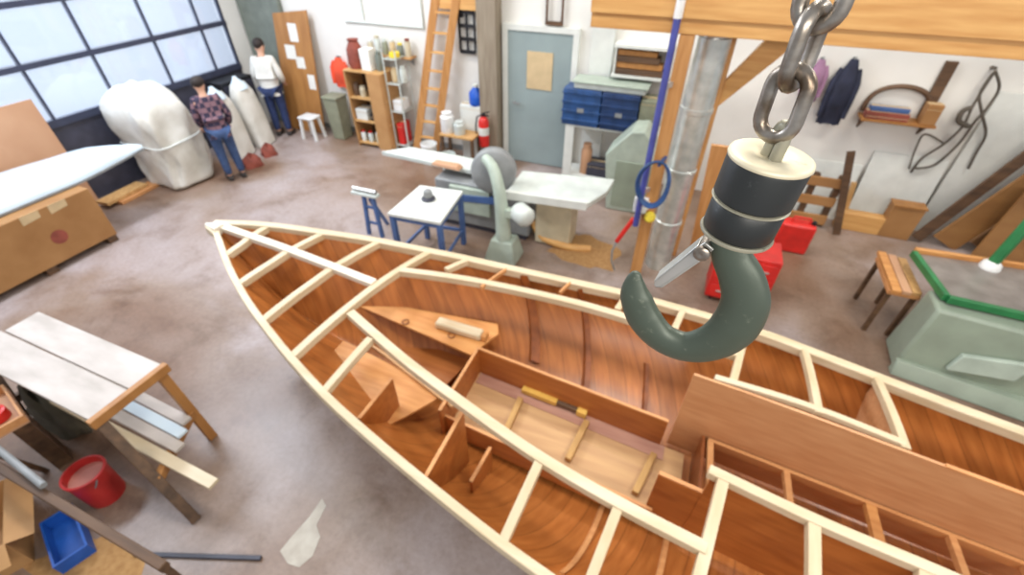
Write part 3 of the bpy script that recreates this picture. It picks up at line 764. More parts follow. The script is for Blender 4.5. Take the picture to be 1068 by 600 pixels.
def person(label, loc, rz, h, shirt, jeans, arms, lean=0.0, head_turn=0.0):
    """figure facing local -Y; arms = [(elbow, wrist), (elbow, wrist)] as offsets from the shoulder, in body heights"""
    k = h/1.75; Mx = TR(loc, rz)
    W = lambda x, y, z: Mx @ V((x*k, (y-lean*max(0,z-.9))*k, z*k))
    t = thing('person', label, 'person', tuple(loc))
    J = []; E = []
    def v(p, r, par=None, world=False):
        J.append((p if world else W(*p), r if not isinstance(r, tuple) else tuple(q*k for q in r))); 
        if not isinstance(r, tuple): J[-1] = (J[-1][0], r*k)
        if par is not None: E.append((par, len(J)-1))
        return len(J)-1
    pel = v((0,0,.95),(.15,.105)); ab = v((0,0,1.1),(.135,.1),pel); ch = v((0,.01,1.3),(.155,.11),ab); nb = v((0,.02,1.45),(.075,.07),ch); nk = v((0,.0,1.53),.052,nb)
    hd = v((0,-.015,1.60),(.068,.082),nk); h2 = v((0,-.01,1.67),(.074,.092),hd); h3 = v((0,0,1.73),(.05,.06),h2)
    ns = v((0,-.105,1.615),.014,hd)
    for sx_ in (-1,1): v((sx_*.082,.005,1.63),.014,hd)
    hands = []; arm_ids = []
    for sx_, (el, wr_) in zip((-1,1), arms):
        sh = v((sx_*.17,.01,1.41),.055,ch); e = v((sx_*.17+el[0],el[1],1.41+el[2]),.042,sh); w_ = v((sx_*.17+wr_[0],wr_[1],1.41+wr_[2]),.028,e)
        dv = V((wr_[0]-el[0],wr_[1]-el[1],wr_[2]-el[2])).normalized(); wp = V((sx_*.17+wr_[0],wr_[1],1.41+wr_[2]))
        pl = v(tuple(wp+dv*.07),(.036,.018),w_)
        side = dv.cross(V((0,-1,.2))).normalized()
        for f, (o, L_) in enumerate(((-.03,.07),(-.01,.082),(.01,.078),(.03,.06))):
            a = v(tuple(wp+dv*.11+side*o),.0095,pl); b = v(tuple(wp+dv*(.11+L_*.55)+side*o*1.1+V((0,-.008,0))),.0085,a); v(tuple(wp+dv*(.11+L_)+side*o*1.1+V((0,-.025,0))),.007,b)
        a = v(tuple(wp+dv*.05-side*.045),.011,pl); v(tuple(wp+dv*.095-side*.06+V((0,-.01,0))),.009,a)
        arm_ids.append((sh,e,w_))
    legs = []
    for sx_ in (-1,1):
        hp = v((sx_*.095,0,.88),.09,pel); kn = v((sx_*.105,-.015,.5),.06,hp); an = v((sx_*.11,.02,.1),.042,kn); toe = v((sx_*.12,-.13,.04),(.042,.03),an); legs.append((hp,kn,an,toe))
    skin_mesh('body', J, E, M['skin'], t)
    def sub_(ids, grow, extra=None):
        mp = {}; vs = []; es = []
        for i in ids:
            mp[i] = len(vs); r = J[i][1]; g = grow*k; vs.append((J[i][0], tuple(q+g for q in r) if isinstance(r, tuple) else r+g))
        for a, b in E:
            if a in mp and b in mp: es.append((mp[a], mp[b]))
        return vs, es
    ids = [pel,ab,ch,nb]+[i for a in arm_ids for i in a]
    vs, es = sub_(ids, .024); vs.append((W(0,.0,.82), (.165*k,.125*k))); es.append((0, len(vs)-1)); skin_mesh('shirt', vs, es, shirt, t)
    ids = [pel]+[i for l in legs for i in l[:3]]
    vs, es = sub_(ids, .022); skin_mesh('jeans', vs, es, jeans, t)
    for l in legs:
        a, b = J[l[2]][0], J[l[3]][0]; m = MB(); dv = (b-a); dv.z = 0; dv.normalize(); r_ = dv.cross(V((0,0,1)))
        a0 = V((a.x,a.y,loc[2]))-dv*.06*k; b0 = V((b.x,b.y,loc[2]))+dv*.07*k
        m.prism([a0-r_*.04*k, a0+r_*.04*k, (a0+b0)/2+r_*.052*k, b0-dv*.03+r_*.045*k, b0+r_*.015*k, b0-r_*.015*k, b0-dv*.03-r_*.045*k, (a0+b0)/2-r_*.052*k], (0,0,.085*k))
        build(m, 'shoe', M['shoe'], t, bevel=.02)
    m = MB(); c = W(0,.012,1.68); m.ell(c, .088*k, .108*k, .095*k)
    hm = MB(); hm.v = [p for p in m.v]; 
    # cut the cap away from the face
    fwd = (Mx.to_3x3() @ V((0,-1,0))); keep = []
    for f in m.f:
        cc = sum((m.v[i] for i in f), V((0,0,0)))/len(f)-c
        if not (cc.dot(fwd) > .035*k and cc.z < .045*k) and cc.z > -.075*k: keep.append(f)
    hm.f = keep; hm.s = [True]*len(keep)
    build(hm, 'hair', M['hair'], t)
    m = MB()
    for sx_ in (-1,1): m.ell(W(sx_*.03,-.098,1.645), .011*k, .008*k, .008*k, 8, 6)
    build(m, 'eyes', M['black'], t)
    m = MB(); m.ell(W(0,-.094,1.565), .024*k, .008*k, .006*k, 8, 6); build(m, 'mouth', M['redbrown'], t)
    return t
pa = AZ(231,190)
person('person in a dark plaid shirt and blue jeans, standing beside the white wrapped bundle', (pa.x+.14,pa.y+.22,0), math.radians(-118), 1.62, M['plaid'], M['jeans'],
       [((-.08,.02,-.28),(-.06,-.16,-.48)),((.06,-.04,-.28),(.02,-.2,-.46))], .10)
pb = AZ(300,138)
person('person in white shirt and dark blue jeans, back turned, by the tall brown board', (pb.x+.06,pb.y-.12,0), math.radians(205), 1.74, M['shirt_white'], M['jeans_dark'],
       [((-.07,.0,-.28),(-.03,-.18,-.42)),((.07,.0,-.28),(.03,-.18,-.42))], .12)

# ---------------------------------------------------------------- along the back wall
yb_ = 7.12
a, b, c, d_ = AY(303,136,yb_), AY(337,133,yb_), AY(318,11,yb_+.18), AY(283,14,yb_+.18)
t = thing('tall_board', 'tall brown board with white papers pinned on it, leaning in the far corner', 'board', (a.x,yb_,0))
build(MB().hexa([(a.x,yb_,0),(b.x,yb_,0),(b.x,yb_+.03,0),(a.x,yb_+.03,0),(d_.x,yb_+.2,d_.z),(c.x,yb_+.2,c.z),(c.x,yb_+.23,c.z),(d_.x,yb_+.23,d_.z)]), 'board_panel', M['brownboard'], t)
for px, (w, h) in (((302,35),(.2,.3)),((301,55),(.24,.24)),((312,66),(.2,.2)),((325,86),(.16,.26))):
    p = AY(*px, yb_+.08); u = min(1,p.z/d_.z); yy = yb_+.2*u-.004
    build(MB().hexa([(p.x-w/2,yy-.2*h/2/d_.z-.002,p.z-h/2),(p.x+w/2,yy-.2*h/2/d_.z-.002,p.z-h/2),(p.x+w/2,yy-.2*h/2/d_.z,p.z-h/2),(p.x-w/2,yy-.2*h/2/d_.z,p.z-h/2),
                     (p.x-w/2,yy+.2*h/2/d_.z-.002,p.z+h/2),(p.x+w/2,yy+.2*h/2/d_.z-.002,p.z+h/2),(p.x+w/2,yy+.2*h/2/d_.z,p.z+h/2),(p.x-w/2,yy+.2*h/2/d_.z,p.z+h/2)]), 'paper', M['paper'], t)
p = AZ(337,138); sx_, sy2 = p.x+.04, 6.88
t = thing('stool', 'small white stool on the floor between the brown board and the shelving', 'stool', (sx_,sy2,0))
build(MB().box(sx_-.17,sx_+.17,sy2-.14,sy2+.14,.4,.44), 'seat', M['plastic_white'], t, bevel=.012)
for a in (-1,1):
    for b in (-1,1): build(MB().bar((sx_+a*.16,sy2+b*.13,0),(sx_+a*.13,sy2+b*.1,.4),.045,.045), 'leg', M['plastic_white'], t)
def jacket(px, w, h, yy, mat, label, name='jacket'):
    p = AY(*px, yy); t = thing(name, label, 'jacket', (p.x,yy,p.z-h))
    m = MB(); n_ = 20; vs = []
    for i in range(13):
        u = i/12; ww = w*(.35+.65*min(1,u*3.2))*(1-.12*math.sin(u*PI)*0+.08*u); dd = .035+.05*math.sin(PI*min(1,u*1.1))
        for k in range(n_):
            q = 2*PI*k/n_; f = 1+.12*math.sin(6*q+4*u)*u
            vs.append((p.x+ww/2*math.cos(q), yy+dd*math.sin(q)*f, p.z-h*u-.015*math.sin(5*q)*(u > .9)))
    m.add(vs, [(i*n_+k, (i+1)*n_+k, (i+1)*n_+(k+1)%n_, i*n_+(k+1)%n_) for i in range(12) for k in range(n_)]+[tuple(range(n_)), tuple(12*n_+k for k in range(n_-1,-1,-1))], True)
    build(m, 'jacket_body', mat, t)
    for sg in (-1,1):
        build(MB().tube([(p.x+sg*w*.36,yy,p.z-h*.14),(p.x+sg*w*.53,yy-.02,p.z-h*.35),(p.x+sg*w*.56,yy-.03,p.z-h*.62),(p.x+sg*w*.54,yy-.04,p.z-h*.88)], [w*.13,w*.15,w*.13,w*.11], 12), 'sleeve', mat, t)
    build(MB().cyl((p.x,WB-.002,p.z),(p.x,yy-.02,p.z+.02),.015), 'peg', M['grey'], t)
    return t
jacket((352,60), .3, .52, 7.37, M['orange'], 'bright orange-red jacket hanging on the wall above the small white stool')
# olive bin
p = AZ(361,140); t = thing('waste_bin', 'olive grey bin standing left of the plywood shelving', 'bin', (p.x,7.12,0))
bx = p.x+.05
build(MB().hexa([(bx-.13,7.0,0),(bx+.13,7.0,0),(bx+.13,7.26,0),(bx-.13,7.26,0),(bx-.16,6.97,.78),(bx+.16,6.97,.78),(bx+.16,7.29,.78),(bx-.16,7.29,.78)]), 'bin_body', M['olive'], t, bevel=.015)
build(MB().box(bx-.175,bx+.175,6.955,7.305,.78,.82), 'rim', M['olive'], t, bevel=.01)
# shelving
ST = 1.36
s0, s1 = AY(371,135,6.9).x, AY(407,138,6.9).x
t = thing('shelving_unit', 'open plywood shelving unit crowded with jars, right of the orange-red jacket', 'shelves', ((s0+s1)/2,7.1,0))
for x in (s0,s1-.02): build(MB().box(x,x+.025,6.9,7.36,0,ST), 'side_panel', M['card'], t)
build(MB().box(s1-.30,s1-.02,6.885,6.9,.0,ST), 'front_panel', M['card'], t)
build(MB().box(s0,s1,7.36,7.38,0,ST), 'back_panel', M['darkwood'], t)
SH = (.06,.48,.90,ST)
for z in SH: build(MB().box(s0,s1+.01,6.9,7.36,z,z+.02), 'shelf', M['pine'], t)
def jar(x, y, z, r, h, mat, label, name='jar', lid=None, group=None, cat='jar'):
    t = thing(name, label, cat, (x,y,z), group)
    build(MB().lathe([(0,0),(r*.95,0),(r,.01),(r,h*.78),(r*.7,h*.88),(r*.7,h*.9),(0,h*.9)], (x,y,z), (0,0,1), 18), name+'_body', mat, t)
    build(MB().lathe([(r*.76,h*.87),(r*.76,h),(0,h)], (x,y,z), (0,0,1), 18), 'lid', lid or mat, t); return t
def carton(x0, x1, y0, y1, z0, z1, mat, label, name='carton', cat='box', group=None):
    t = thing(name, label, cat, ((x0+x1)/2,(y0+y1)/2,z0), group)
    build(MB().box(x0,x1,y0,y1,z0,z1), 'box_body', mat, t, bevel=.006)
    build(MB().box(x0-.004,x1+.004,(y0+y1)/2-.03,(y0+y1)/2+.03,z1,z1+.003).box(x0+.002,x1-.002,y0-.003,y0,z1-.06,z1-.055), 'tape', M['buff'], t); return t
w = (s1-s0)-.3
for i, (mt, ld, lb) in enumerate(((M['white'],M['red'],'white jar with a red lid on the bottom shelf, nearest the olive bin'),(M['ltgrey'],M['red'],'pale grey jar with a red lid on the bottom shelf'),(M['beige'],M['white'],'beige jar with a white lid on the bottom shelf, nearest the front panel'))):
    jar(s0+.09+i*w/3, 7.0, .08, .05, .2, mt, lb, lid=ld, group='jars on the bottom shelf')
carton(s0+.05,s0+.3,6.95,7.2,.502,.70,M['white'],'white box on the middle shelf of the plywood shelving')
carton(s0+.33,s1-.36+.02,6.98,7.2,.502,.62,M['black'],'small black box on the middle shelf of the plywood shelving') if s1-.34 > s0+.38 else None
jar(s0+.1,7.05,.921,.06,.22,M['darkwood'],'dark brown tin on the upper shelf of the plywood shelving','tin',cat='tin')
jar(s0+.26,7.02,.921,.06,.18,M['beige'],'beige tin on the upper shelf of the plywood shelving','tin',cat='tin')
# on top of the unit
m = MB(); m.lathe([(0,0),(.12,0),(.15,.08),(.14,.3),(.08,.42),(.1,.46),(0,.47)], (s0+.17,7.12,ST+.02), (0,0,1), 18)
solo(m, 'brown_sack', M['redbrown'], 'small red-brown sack standing on top of the plywood shelving', 'sack')
x = s0+.36
solo(MB().hexa([(x,6.98,ST+.022),(x+.2,6.98,ST+.022),(x+.2,7.2,ST+.022),(x,7.2,ST+.022),(x-.02,7.0,ST+.36),(x+.18,7.0,ST+.36),(x+.18,7.2,ST+.36),(x-.02,7.2,ST+.36)]), 'paper_parcel', M['paper'], 'white paper parcel on top of the plywood shelving', 'parcel', bevel=.01)
for i, (dx, r, h, mt, lb) in enumerate(((.66,.06,.3,M['greygreen'],'grey-green bottle on top of the shelving beside the paper parcel'),(.8,.055,.34,M['olive'],'tall olive bottle on top of the shelving'),(.93,.06,.24,M['beige'],'squat beige bottle at the right end on top of the shelving'))):
    if s0+dx < s1-.02: jar(s0+dx,7.1,ST+.022,r,h,mt,lb,'bottle',cat='bottle',group='bottles on top of the shelving')
# wall shelf of jars over the shelving
wx0, wx1 = AY(384,62,7.3).x, AY(430,62,7.3).x; wz = AY(405,66,7.25).z+.12
t = thing('wall_shelf', 'narrow wall shelf crowded with pale jars above the plywood shelving', 'shelf', ((wx0+wx1)/2,7.33,wz))
build(MB().box(wx0,wx1,7.24,WB-.001,wz-.025,wz), 'shelf_board', M['card'], t)
for x in (wx0+.05,wx1-.08): build(MB().prism([(x,WB-.002,wz-.025),(x,7.28,wz-.025),(x,WB-.002,wz-.16)], (.025,0,0)), 'bracket', M['grey'], t)
kinds = [('beige','white','beige jar with a white lid, leftmost on the narrow wall shelf'),('ltgrey','beige','pale grey jar second from the left on the narrow wall shelf'),('olive','ltgrey','olive jar third from the left on the narrow wall shelf'),('buff','white','buff jar fourth from the left on the narrow wall shelf'),('greygreen','yellow','grey-green jar with a yellow lid on the narrow wall shelf'),('beige','redbrown','beige jar with a red-brown lid, rightmost on the narrow wall shelf')]
for i, (ma, ml_, lb) in enumerate(kinds):
    jar(wx0+.08+(wx1-wx0-.16)*i/5, 7.33, wz+.002, .052, .2+.05*((i*3)%4)/3+.03*(i%2), M[ma], lb, lid=M[ml_], group='jars on the narrow wall shelf')
# wire rack
r0, r1 = s1+.03, s1+.29
t = thing('wire_rack', 'pale wire rack between the plywood shelving and the ladder', 'rack', ((r0+r1)/2,7.2,0))
for x in (r0,r1):
    for y in (7.0,7.36): build(MB().cyl((x,y,0),(x,y,1.75),.012,n=8), 'upright', M['ltgrey'], t)
for z in (.1,.72,1.2,1.6):
    m = MB().box(r0,r1,6.99,7.01,z,z+.015).box(r0,r1,7.35,7.37,z,z+.015)
    for i in range(7): m.box(r0+.01+(r1-r0-.03)*i/6,r0+.02+(r1-r0-.03)*i/6,7.0,7.36,z,z+.01)
    build(m, 'wire_shelf', M['ltgrey'], t)
carton(r0+.04,r1-.1,7.03,7.3,.112,.5,M['red'],'red box standing at the bottom of the wire rack')
carton(r0+.04,r1-.05,7.03,7.3,.737,.92,M['plastic_white'],'white tub on the middle of the wire rack','tub','tub')
jar(r0+.1,7.14,1.217,.06,.22,M['buff'],'buff jar on the wire rack, left of the pair',group='jars on the wire rack'); jar(r0+.27,7.14,1.217,.06,.26,M['ltgrey'],'pale jar on the wire rack, right of the pair',group='jars on the wire rack')
solo(MB().lathe([(.045,0),(.09,0),(.09,.07),(.045,.07),(.045,0)], (r0+.14,7.16,1.617), (0,0,1), 24), 'tape_roll', M['yellow'], 'yellow roll of tape on top of the wire rack', 'tape')
# ladder
l0, l1 = V((AY(429,151,7.1).x+.1,7.1,0)), AY(452,-10,7.36)+V((.05,0,0))
q0, q1 = l0+V((.40,0,0)), l1+V((.36,0,0))
t = thing('ladder', 'orange-brown wooden ladder leaning on the back wall', 'ladder', tuple(l0))
for a, b in ((l0,l1),(q0,q1)): build(MB().bar(a, b, .10, .13), 'rail', M['timber_z'], t, bevel=.006)
for i in range(1,9):
    u = i/9; build(MB().bar(l0.lerp(l1,u)+V((.02,0,0)), q0.lerp(q1,u)-V((.02,0,0)), .07, .025), 'rung', M['timber'], t)
p, q = AY(456,0,7.3), AY(497,12,7.3)
solo(MB().box(p.x,q.x,7.34,WB-.001,q.z,q.z+.3), 'wall_board', M['timber'], 'orange-brown board fixed high on the wall behind the top of the ladder', 'board')
# old post
p0_, p1_ = AY(499,80,7.2).x, AY(518,80,7.2).x
struct(MB().box(p0_,p1_,7.2,WB-.001,0,4.6), 'trim_3', M['oldwood'], bevel=.01)
# dark tool rack on the wall
p, q = AY(478,12,7.4), AY(496,55,7.4)
m = MB()
for i in range(3): x = p.x+(q.x-p.x)*i/2; m.bar((x,7.4,q.z),(x,7.4,p.z),.03,.03)
for i in range(4): z = q.z+(p.z-q.z)*i/3; m.bar((p.x,7.4,z),(q.x,7.4,z),.04,.05)
m.box(p.x,p.x+.06,7.4,WB,p.z-.08,p.z-.03)
solo(m, 'wall_rack', M['black'], 'black grid rack on the wall between the ladder and the grey post', 'rack')
# low bench with containers
b0, b1 = AY(461,140,6.9).x, AY(495,140,6.9).x
t = thing('low_bench', 'low wooden bench carrying white containers, left of the red extinguisher', 'bench', ((b0+b1)/2,7.0,0))
build(MB().box(b0,b1,6.8,7.15,.5,.54), 'bench_top', M['pine'], t, bevel=.005)
for x in (b0+.03,b1-.03):
    for y in (6.84,7.11): build(MB().box(x-.025,x+.025,y-.025,y+.025,0,.5), 'leg', M['darkwood'], t)
def bucket(x, y, z, r, h, mat, label, group='white buckets'):
    t = thing('bucket', label, 'bucket', (x,y,z), group)
    build(MB().lathe([(0,0),(r*.86,0),(r*.87,.01),(r,h),(r*.95,h),(r*.82,.03),(0,.03)], (x,y,z), (0,0,1), 24), 'pail', mat, t)
    build(MB().lathe([(r,h-.05),(r*1.06,h-.045),(r*1.06,h-.005),(r*1.01,h)], (x,y,z), (0,0,1), 24), 'rim', mat, t)
    build(MB().tube([(x+r*1.04*math.cos(q), y-.05*math.sin(q), z+h-.03-.12*math.sin(q)) for q in [PI*i/12 for i in range(13)]], .006, 6), 'handle', M['grey'], t)
p = AZ(457,163); bucket(p.x,6.75,0,.14,.36,M['plastic_white'],'white bucket on the floor below the ladder','white buckets')
p = AZ(482,164); bucket(p.x+.02,6.6,0,.13,.30,M['ltgrey'],'pale grey bucket on the floor in front of the low bench','white buckets')
jar(b0+.10,6.95,.54,.12,.34,M['plastic_white'],'white drum on the left of the low bench','drum',cat='drum')
jar(b0+.34,6.93,.54,.1,.22,M['ltgrey'],'pale tub in the middle of the low bench','drum',cat='drum')
# crate behind with the white canister and the blue jug
carton(b0+.24,b1-.02,7.19,7.4,0,.95,M['white'],'tall white box against the wall behind the low bench')
x = b1-.13
t = thing('jug', 'bright blue jug standing on the tall white box beside the grey post', 'jug', (x,7.28,.953))
build(MB().lathe([(0,0),(.1,0),(.115,.03),(.115,.2),(.05,.28),(.045,.3),(0,.3)], (x,7.28,.953), (0,0,1), 20), 'jug_body', paint('bright blue plastic', (30,88,190), .35, var=.08), t)
build(MB().lathe([(.05,.3),(.05,.34),(0,.34)], (x,7.28,.953), (0,0,1), 16), 'cap', M['white'], t)
x = AY(505,140,7.1).x
t = thing('fire_extinguisher', 'red fire extinguisher hung on the grey post beside the low bench', 'extinguisher', (x,7.09,.33))
build(MB().lathe([(0,0),(.085,0),(.09,.02),(.09,.42),(.06,.49),(.03,.51),(0,.51)], (x,7.09,.33), (0,0,1), 24), 'cylinder', M['red'], t)
build(MB().lathe([(.03,.5),(.03,.56),(0,.56)], (x,7.09,.33), (0,0,1), 14).bar((x-.02,7.09,.89),(x+.11,7.09,.93),.03,.015).bar((x-.02,7.09,.87),(x+.1,7.09,.86),.03,.015).box(x-.03,x+.03,7.15,7.2,.6,.75), 'valve', M['black'], t)
build(MB().tube([(x-.03,7.09,.86),(x-.11,7.07,.83),(x-.125,7.04,.68),(x-.12,7.04,.48)], .014, 8), 'hose', M['black'], t)
build(MB().lathe([(.0915,.2),(.0918,.205),(.0918,.33),(.0915,.335)], (x,7.09,.33), (0,0,1), 24), 'label_band', M['white'], t)
# ---------------------------------------------------------------- machines in the middle
t = thing('combination_saw', 'long pale green combination woodworking machine with a white table, behind the boat', 'machine', (-2.4,5.1,0))
ZT = .85
a, b = AZ(399,161,ZT), AZ(540,187,ZT)
build(MB().prism([AZ(398,158,ZT),AZ(428,153,ZT),AZ(520,170,ZT),AZ(520,184,ZT)], (0,0,-.06)), 'sliding_rail', M['ltgrey'], t, bevel=.006)
build(MB().box(-3.15,-1.75,4.98,5.42,.08,.72), 'machine_body', M['grey'], t, bevel=.02)
build(MB().box(-2.9,-2.3,4.92,4.98,.3,.68), 'front_panel', M['machine'], t, bevel=.008)
build(MB().box(-3.1,-1.8,5.02,5.38,0,.08), 'plinth', M['charcoal'], t)
build(MB().prism([AZ(527,201,ZT),AZ(545,178,ZT),AZ(641,187,ZT),AZ(633,200,ZT),AZ(612,213,ZT)], (0,0,-.07)), 'work_table', M['ltgrey'], t, bevel=.008)
p, q = AZ(527,203,ZT-.02), AZ(612,215,ZT-.02)
build(MB().bar(p, q, .05, .11), 'table_fence', M['white'], t, bevel=.006)
g0 = AZ(475,174,ZT+.02)
# blade guard disc and arched column
c = AY(515,178,4.95)
build(MB().lathe([(0,-.09),(.26,-.09),(.29,-.06),(.29,.06),(.26,.09),(0,.09)], c, (.25,-1,.1), 36), 'wheel_guard', M['grey'], t, ang=50)
cx = AZ(527,268).x; cyy = AZ(527,268).y
colp = [V((cx,cyy,0)),V((cx-.02,cyy+.0,.35)),V((cx-.05,cyy+.02,.7)),V((cx-.11,cyy+.07,.98)),V((cx-.22,cyy+.16,1.17)),V((cx-.36,cyy+.26,1.22))]
cp, cr_ = spline(colp, [.11,.10,.085,.075,.07,.06], 5)
build(MB().tube(cp, cr_, 16), 'arched_column', M['machine'], t)
build(MB().hexa([(cx-.24,cyy-.17,0),(cx+.2,cyy-.17,0),(cx+.2,cyy+.2,0),(cx-.24,cyy+.2,0),(cx-.16,cyy-.1,.3),(cx+.13,cyy-.1,.3),(cx+.13,cyy+.14,.3),(cx-.16,cyy+.14,.3)]), 'column_base', M['machine'], t, bevel=.02)
mc = AY(545,224,cyy+.02)
build(MB().lathe([(0,-.12),(.10,-.12),(.125,-.09),(.125,.08),(.10,.12),(.05,.14),(0,.14)], mc, (.8,-.5,-.1), 24), 'motor', M['ltgrey'], t, ang=50)
build(MB().bar((cx+.02,cyy,mc.z),(mc.x,cyy+.02,mc.z),.1,.1), 'motor_bracket', M['machine'], t)
b0 = AZ(562,246); b1 = AZ(593,248)
build(MB().box(b0.x,b1.x+.08,5.0,5.38,.02,.74), 'base_cabinet', M['beige'], t, bevel=.015)
build(MB().box(-1.78,b0.x+.05,5.1,5.3,.4,.76), 'table_beam', M['grey'], t)
p, q = AY(480,207,4.9), AY(519,211,4.9)
build(MB().bar((p.x,4.93,p.z),(q.x,4.93,q.z),.05,.1), 'front_rail', M['blueleg'], t, bevel=.004)
# things lying on the machine
p = AZ(465,171,ZT+.03)
solo(MB().hexa([(p.x-.2,p.y-.07,ZT+.006),(p.x+.25,p.y-.1,ZT+.006),(p.x+.25,p.y+.05,ZT+.006),(p.x-.2,p.y+.06,ZT+.006),(p.x-.17,p.y-.05,ZT+.05),(p.x+.2,p.y-.08,ZT+.06),(p.x+.2,p.y+.03,ZT+.06),(p.x-.17,p.y+.04,ZT+.05)]), 'wood_offcut', M['tan'], 'reddish offcut lying on the white sliding rail of the machine', 'wood', bevel=.01)
# square table on blue legs
ZS = .8
quad = [AZ(404,222,ZS),AZ(438,193,ZS),AZ(483,199,ZS),AZ(459,232,ZS)]
cq = sum(quad, V((0,0,0)))/4
t = thing('small_table', 'small square white-topped table on blue steel legs, nearest machine to the boat bow', 'table', (cq.x,cq.y,0))
build(MB().prism(quad, (0,0,-.045)), 'table_top', M['white'], t, bevel=.008)
for q in quad:
    f = q.lerp(cq,.1); build(MB().box(f.x-.03,f.x+.03,f.y-.03,f.y+.03,0,ZS-.045), 'leg', M['blueleg'], t, bevel=.004)
ins = [q.lerp(cq,.1) for q in quad]
m = MB()
for i in range(4): m.bar(ins[i]+V((0,0,-.075)), ins[(i+1)%4]+V((0,0,-.075)), .03, .06)
build(m, 'apron', M['blueleg'], t)
m = MB()
for i in range(4): m.bar(V((*ins[i].xy,.22)), V((*ins[(i+1)%4].xy,.22)), .025, .04)
build(m, 'stretcher', M['blueleg'], t)
p = AZ(447,208,ZS)
t = thing('sander', 'small grey palm sander lying on the square white table', 'tool', tuple(p))
build(MB().lathe([(0,0),(.085,0),(.085,.025),(.06,.035),(0,.035)], p, (0,0,1), 20), 'pad', M['charcoal'], t)
build(MB().lathe([(.05,.035),(.06,.07),(.05,.12),(.02,.14),(0,.14)], p, (0,0,1), 20), 'motor_body', M['grey'], t)
# blue roller stand
p0_, p1_ = AZ(386,243), AZ(404,243)
hx = (p0_.x+p1_.x)/2; hy = p0_.y
t = thing('roller_stand', 'narrow blue roller stand left of the square white table', 'stand', (hx,hy,0))
for dx in (-.07,.07): build(MB().bar((hx+dx*1.6,hy-.02,0),(hx+dx,hy,.62),.045,.045), 'leg', M['blueleg'], t)
build(MB().bar((hx-.02,hy+.3,0),(hx,hy+.02,.56),.04,.04), 'rear_leg', M['blueleg'], t)
for z in (.2,.45): build(MB().bar((hx-.1,hy-.01,z),(hx+.1,hy-.01,z),.03,.03), 'cross_bar', M['blueleg'], t)
build(MB().box(hx-.24,hx+.16,hy-.05,hy+.05,.62,.66), 'head_bar', M['ltgrey'], t, bevel=.008)
build(MB().cyl((hx-.22,hy,.69),(hx+.14,hy,.69),.03), 'roller', M['steel'], t)
# sawdust and the tan hose on the floor
ring = [(566,262),(590,240),(622,246),(650,262),(640,284),(600,278)]
m = MB(); c = AZ(608,262); pts = [AZ(*p) for p in ring]; fine = []
for i in range(6):
    for j in range(5): fine.append(pts[i].lerp(pts[(i+1)%6], j/5))
vs = [c+V((0,0,.05))]; N_ = len(fine)
for s_, z in ((.4,.035),(.75,.016),(1,.0012)):
    for p in fine: q = c.lerp(p, s_*(.92+.08*math.sin(p.x*19+p.y*13))); vs.append(V((q.x,q.y,z)))
fs = [(0,1+i,1+(i+1)%N_) for i in range(N_)]+[(1+r*N_+i, 1+(r+1)*N_+i, 1+(r+1)*N_+(i+1)%N_, 1+r*N_+(i+1)%N_) for r in range(2) for i in range(N_)]
m.add(vs, fs, True); solo(m, 'sawdust', paint('sawdust', (176,136,88), .9, c2=(150,110,66), scale=30, bump=.3), 'brown sawdust swept up on the floor behind the boat', 'sawdust', kind=None) if False else tag(build(m, 'sawdust', paint('sawdust', (176,136,88), .9, c2=(150,110,66), scale=30)), 'brown sawdust on the floor behind the boat', 'sawdust', kind='stuff')
a, b, c, d_ = AZ(556,230,.3), AZ(566,247,.1), AZ(590,257,.06), AZ(616,260,.055)
hp_, _ = spline([a,b,c,d_], None, 8)
hm = MB(); hm.tube(hp_, [.05+.006*(i%2) for i in range(len(hp_))], 12)
solo(hm, 'dust_hose', M['timber'], 'tan ribbed dust hose curving from the machine down to the floor', 'hose')
# sage cabinet
yf = 6.3
P = [AY(*p, yf) for p in [(631,219),(631,163),(646,150),(658,140),(672,140),(680,152),(682,222)]]
z0 = min(P[0].z, P[-1].z)
poly = [V((p.x,yf,max(0,p.z-z0 if i not in (0,6) else 0))) for i,p in enumerate(P)]
t = thing('extractor_cabinet', 'sage grey cabinet with a sloped shoulder standing behind the blue pipe', 'cabinet', (poly[0].x,yf,0))
build(MB().prism(poly, (0,.5,0)), 'cabinet_body', M['machine'], t, bevel=.02)
build(MB().box(poly[0].x+.06,poly[6].x-.06,yf-.012,yf,.08,poly[1].z-.06), 'door_panel', M['machine2'], t, bevel=.006)
build(MB().bar((poly[6].x-.1,yf-.03,.5),(poly[6].x-.1,yf-.03,.62),.02,.02), 'handle', M['grey'], t)
# rack with blue bins
yr = 6.95
x0, x1 = AY(590,130,yr).x, AY(690,130,yr).x
zsf = AY(605,131,yr).z
t = thing('storage_rack', 'white storage rack holding blue bins, right of the grey door', 'rack', ((x0+x1)/2,7.15,0))
for x in (x0+.02,x1):
    for y in (yr+.02,7.36): build(MB().box(x-.02,x+.02,y-.02,y+.02,0,zsf-.03), 'upright', M['white'], t)
build(MB().box(x0,x0+.14,yr-.005,yr+.02,.02,zsf-.03), 'end_panel', M['white'], t)
for z in (.12,zsf-.03): build(MB().box(x0,x1+.02,yr,7.38,z,z+.025), 'shelf', M['white'], t)
def bin_(xa, xb, za, zb, mat, label):
    t = thing('storage_bin', label, 'bin', ((xa+xb)/2,7.1,za), 'blue storage bins')
    build(MB().box(xa,xb,yr-.02,7.3,za,zb), 'bin_body', mat, t, bevel=.012)
    m = MB(); n_ = 4
    for i in range(n_): z = za+(zb-za)*(i+.6)/n_; m.box(xa-.008,xb+.008,yr-.035,yr-.02,z-.018,z+.018)
    build(m, 'ribs', mat, t, bevel=.004)
    p = (xa+xb)/2; build(MB().box(p-.05,p+.05,yr-.045,yr-.035,(za+zb)/2-.06,(za+zb)/2), 'label_holder', M['grey'], t)
M['blue2'] = paint('deep blue plastic', (34,60,104), .4, var=.2)
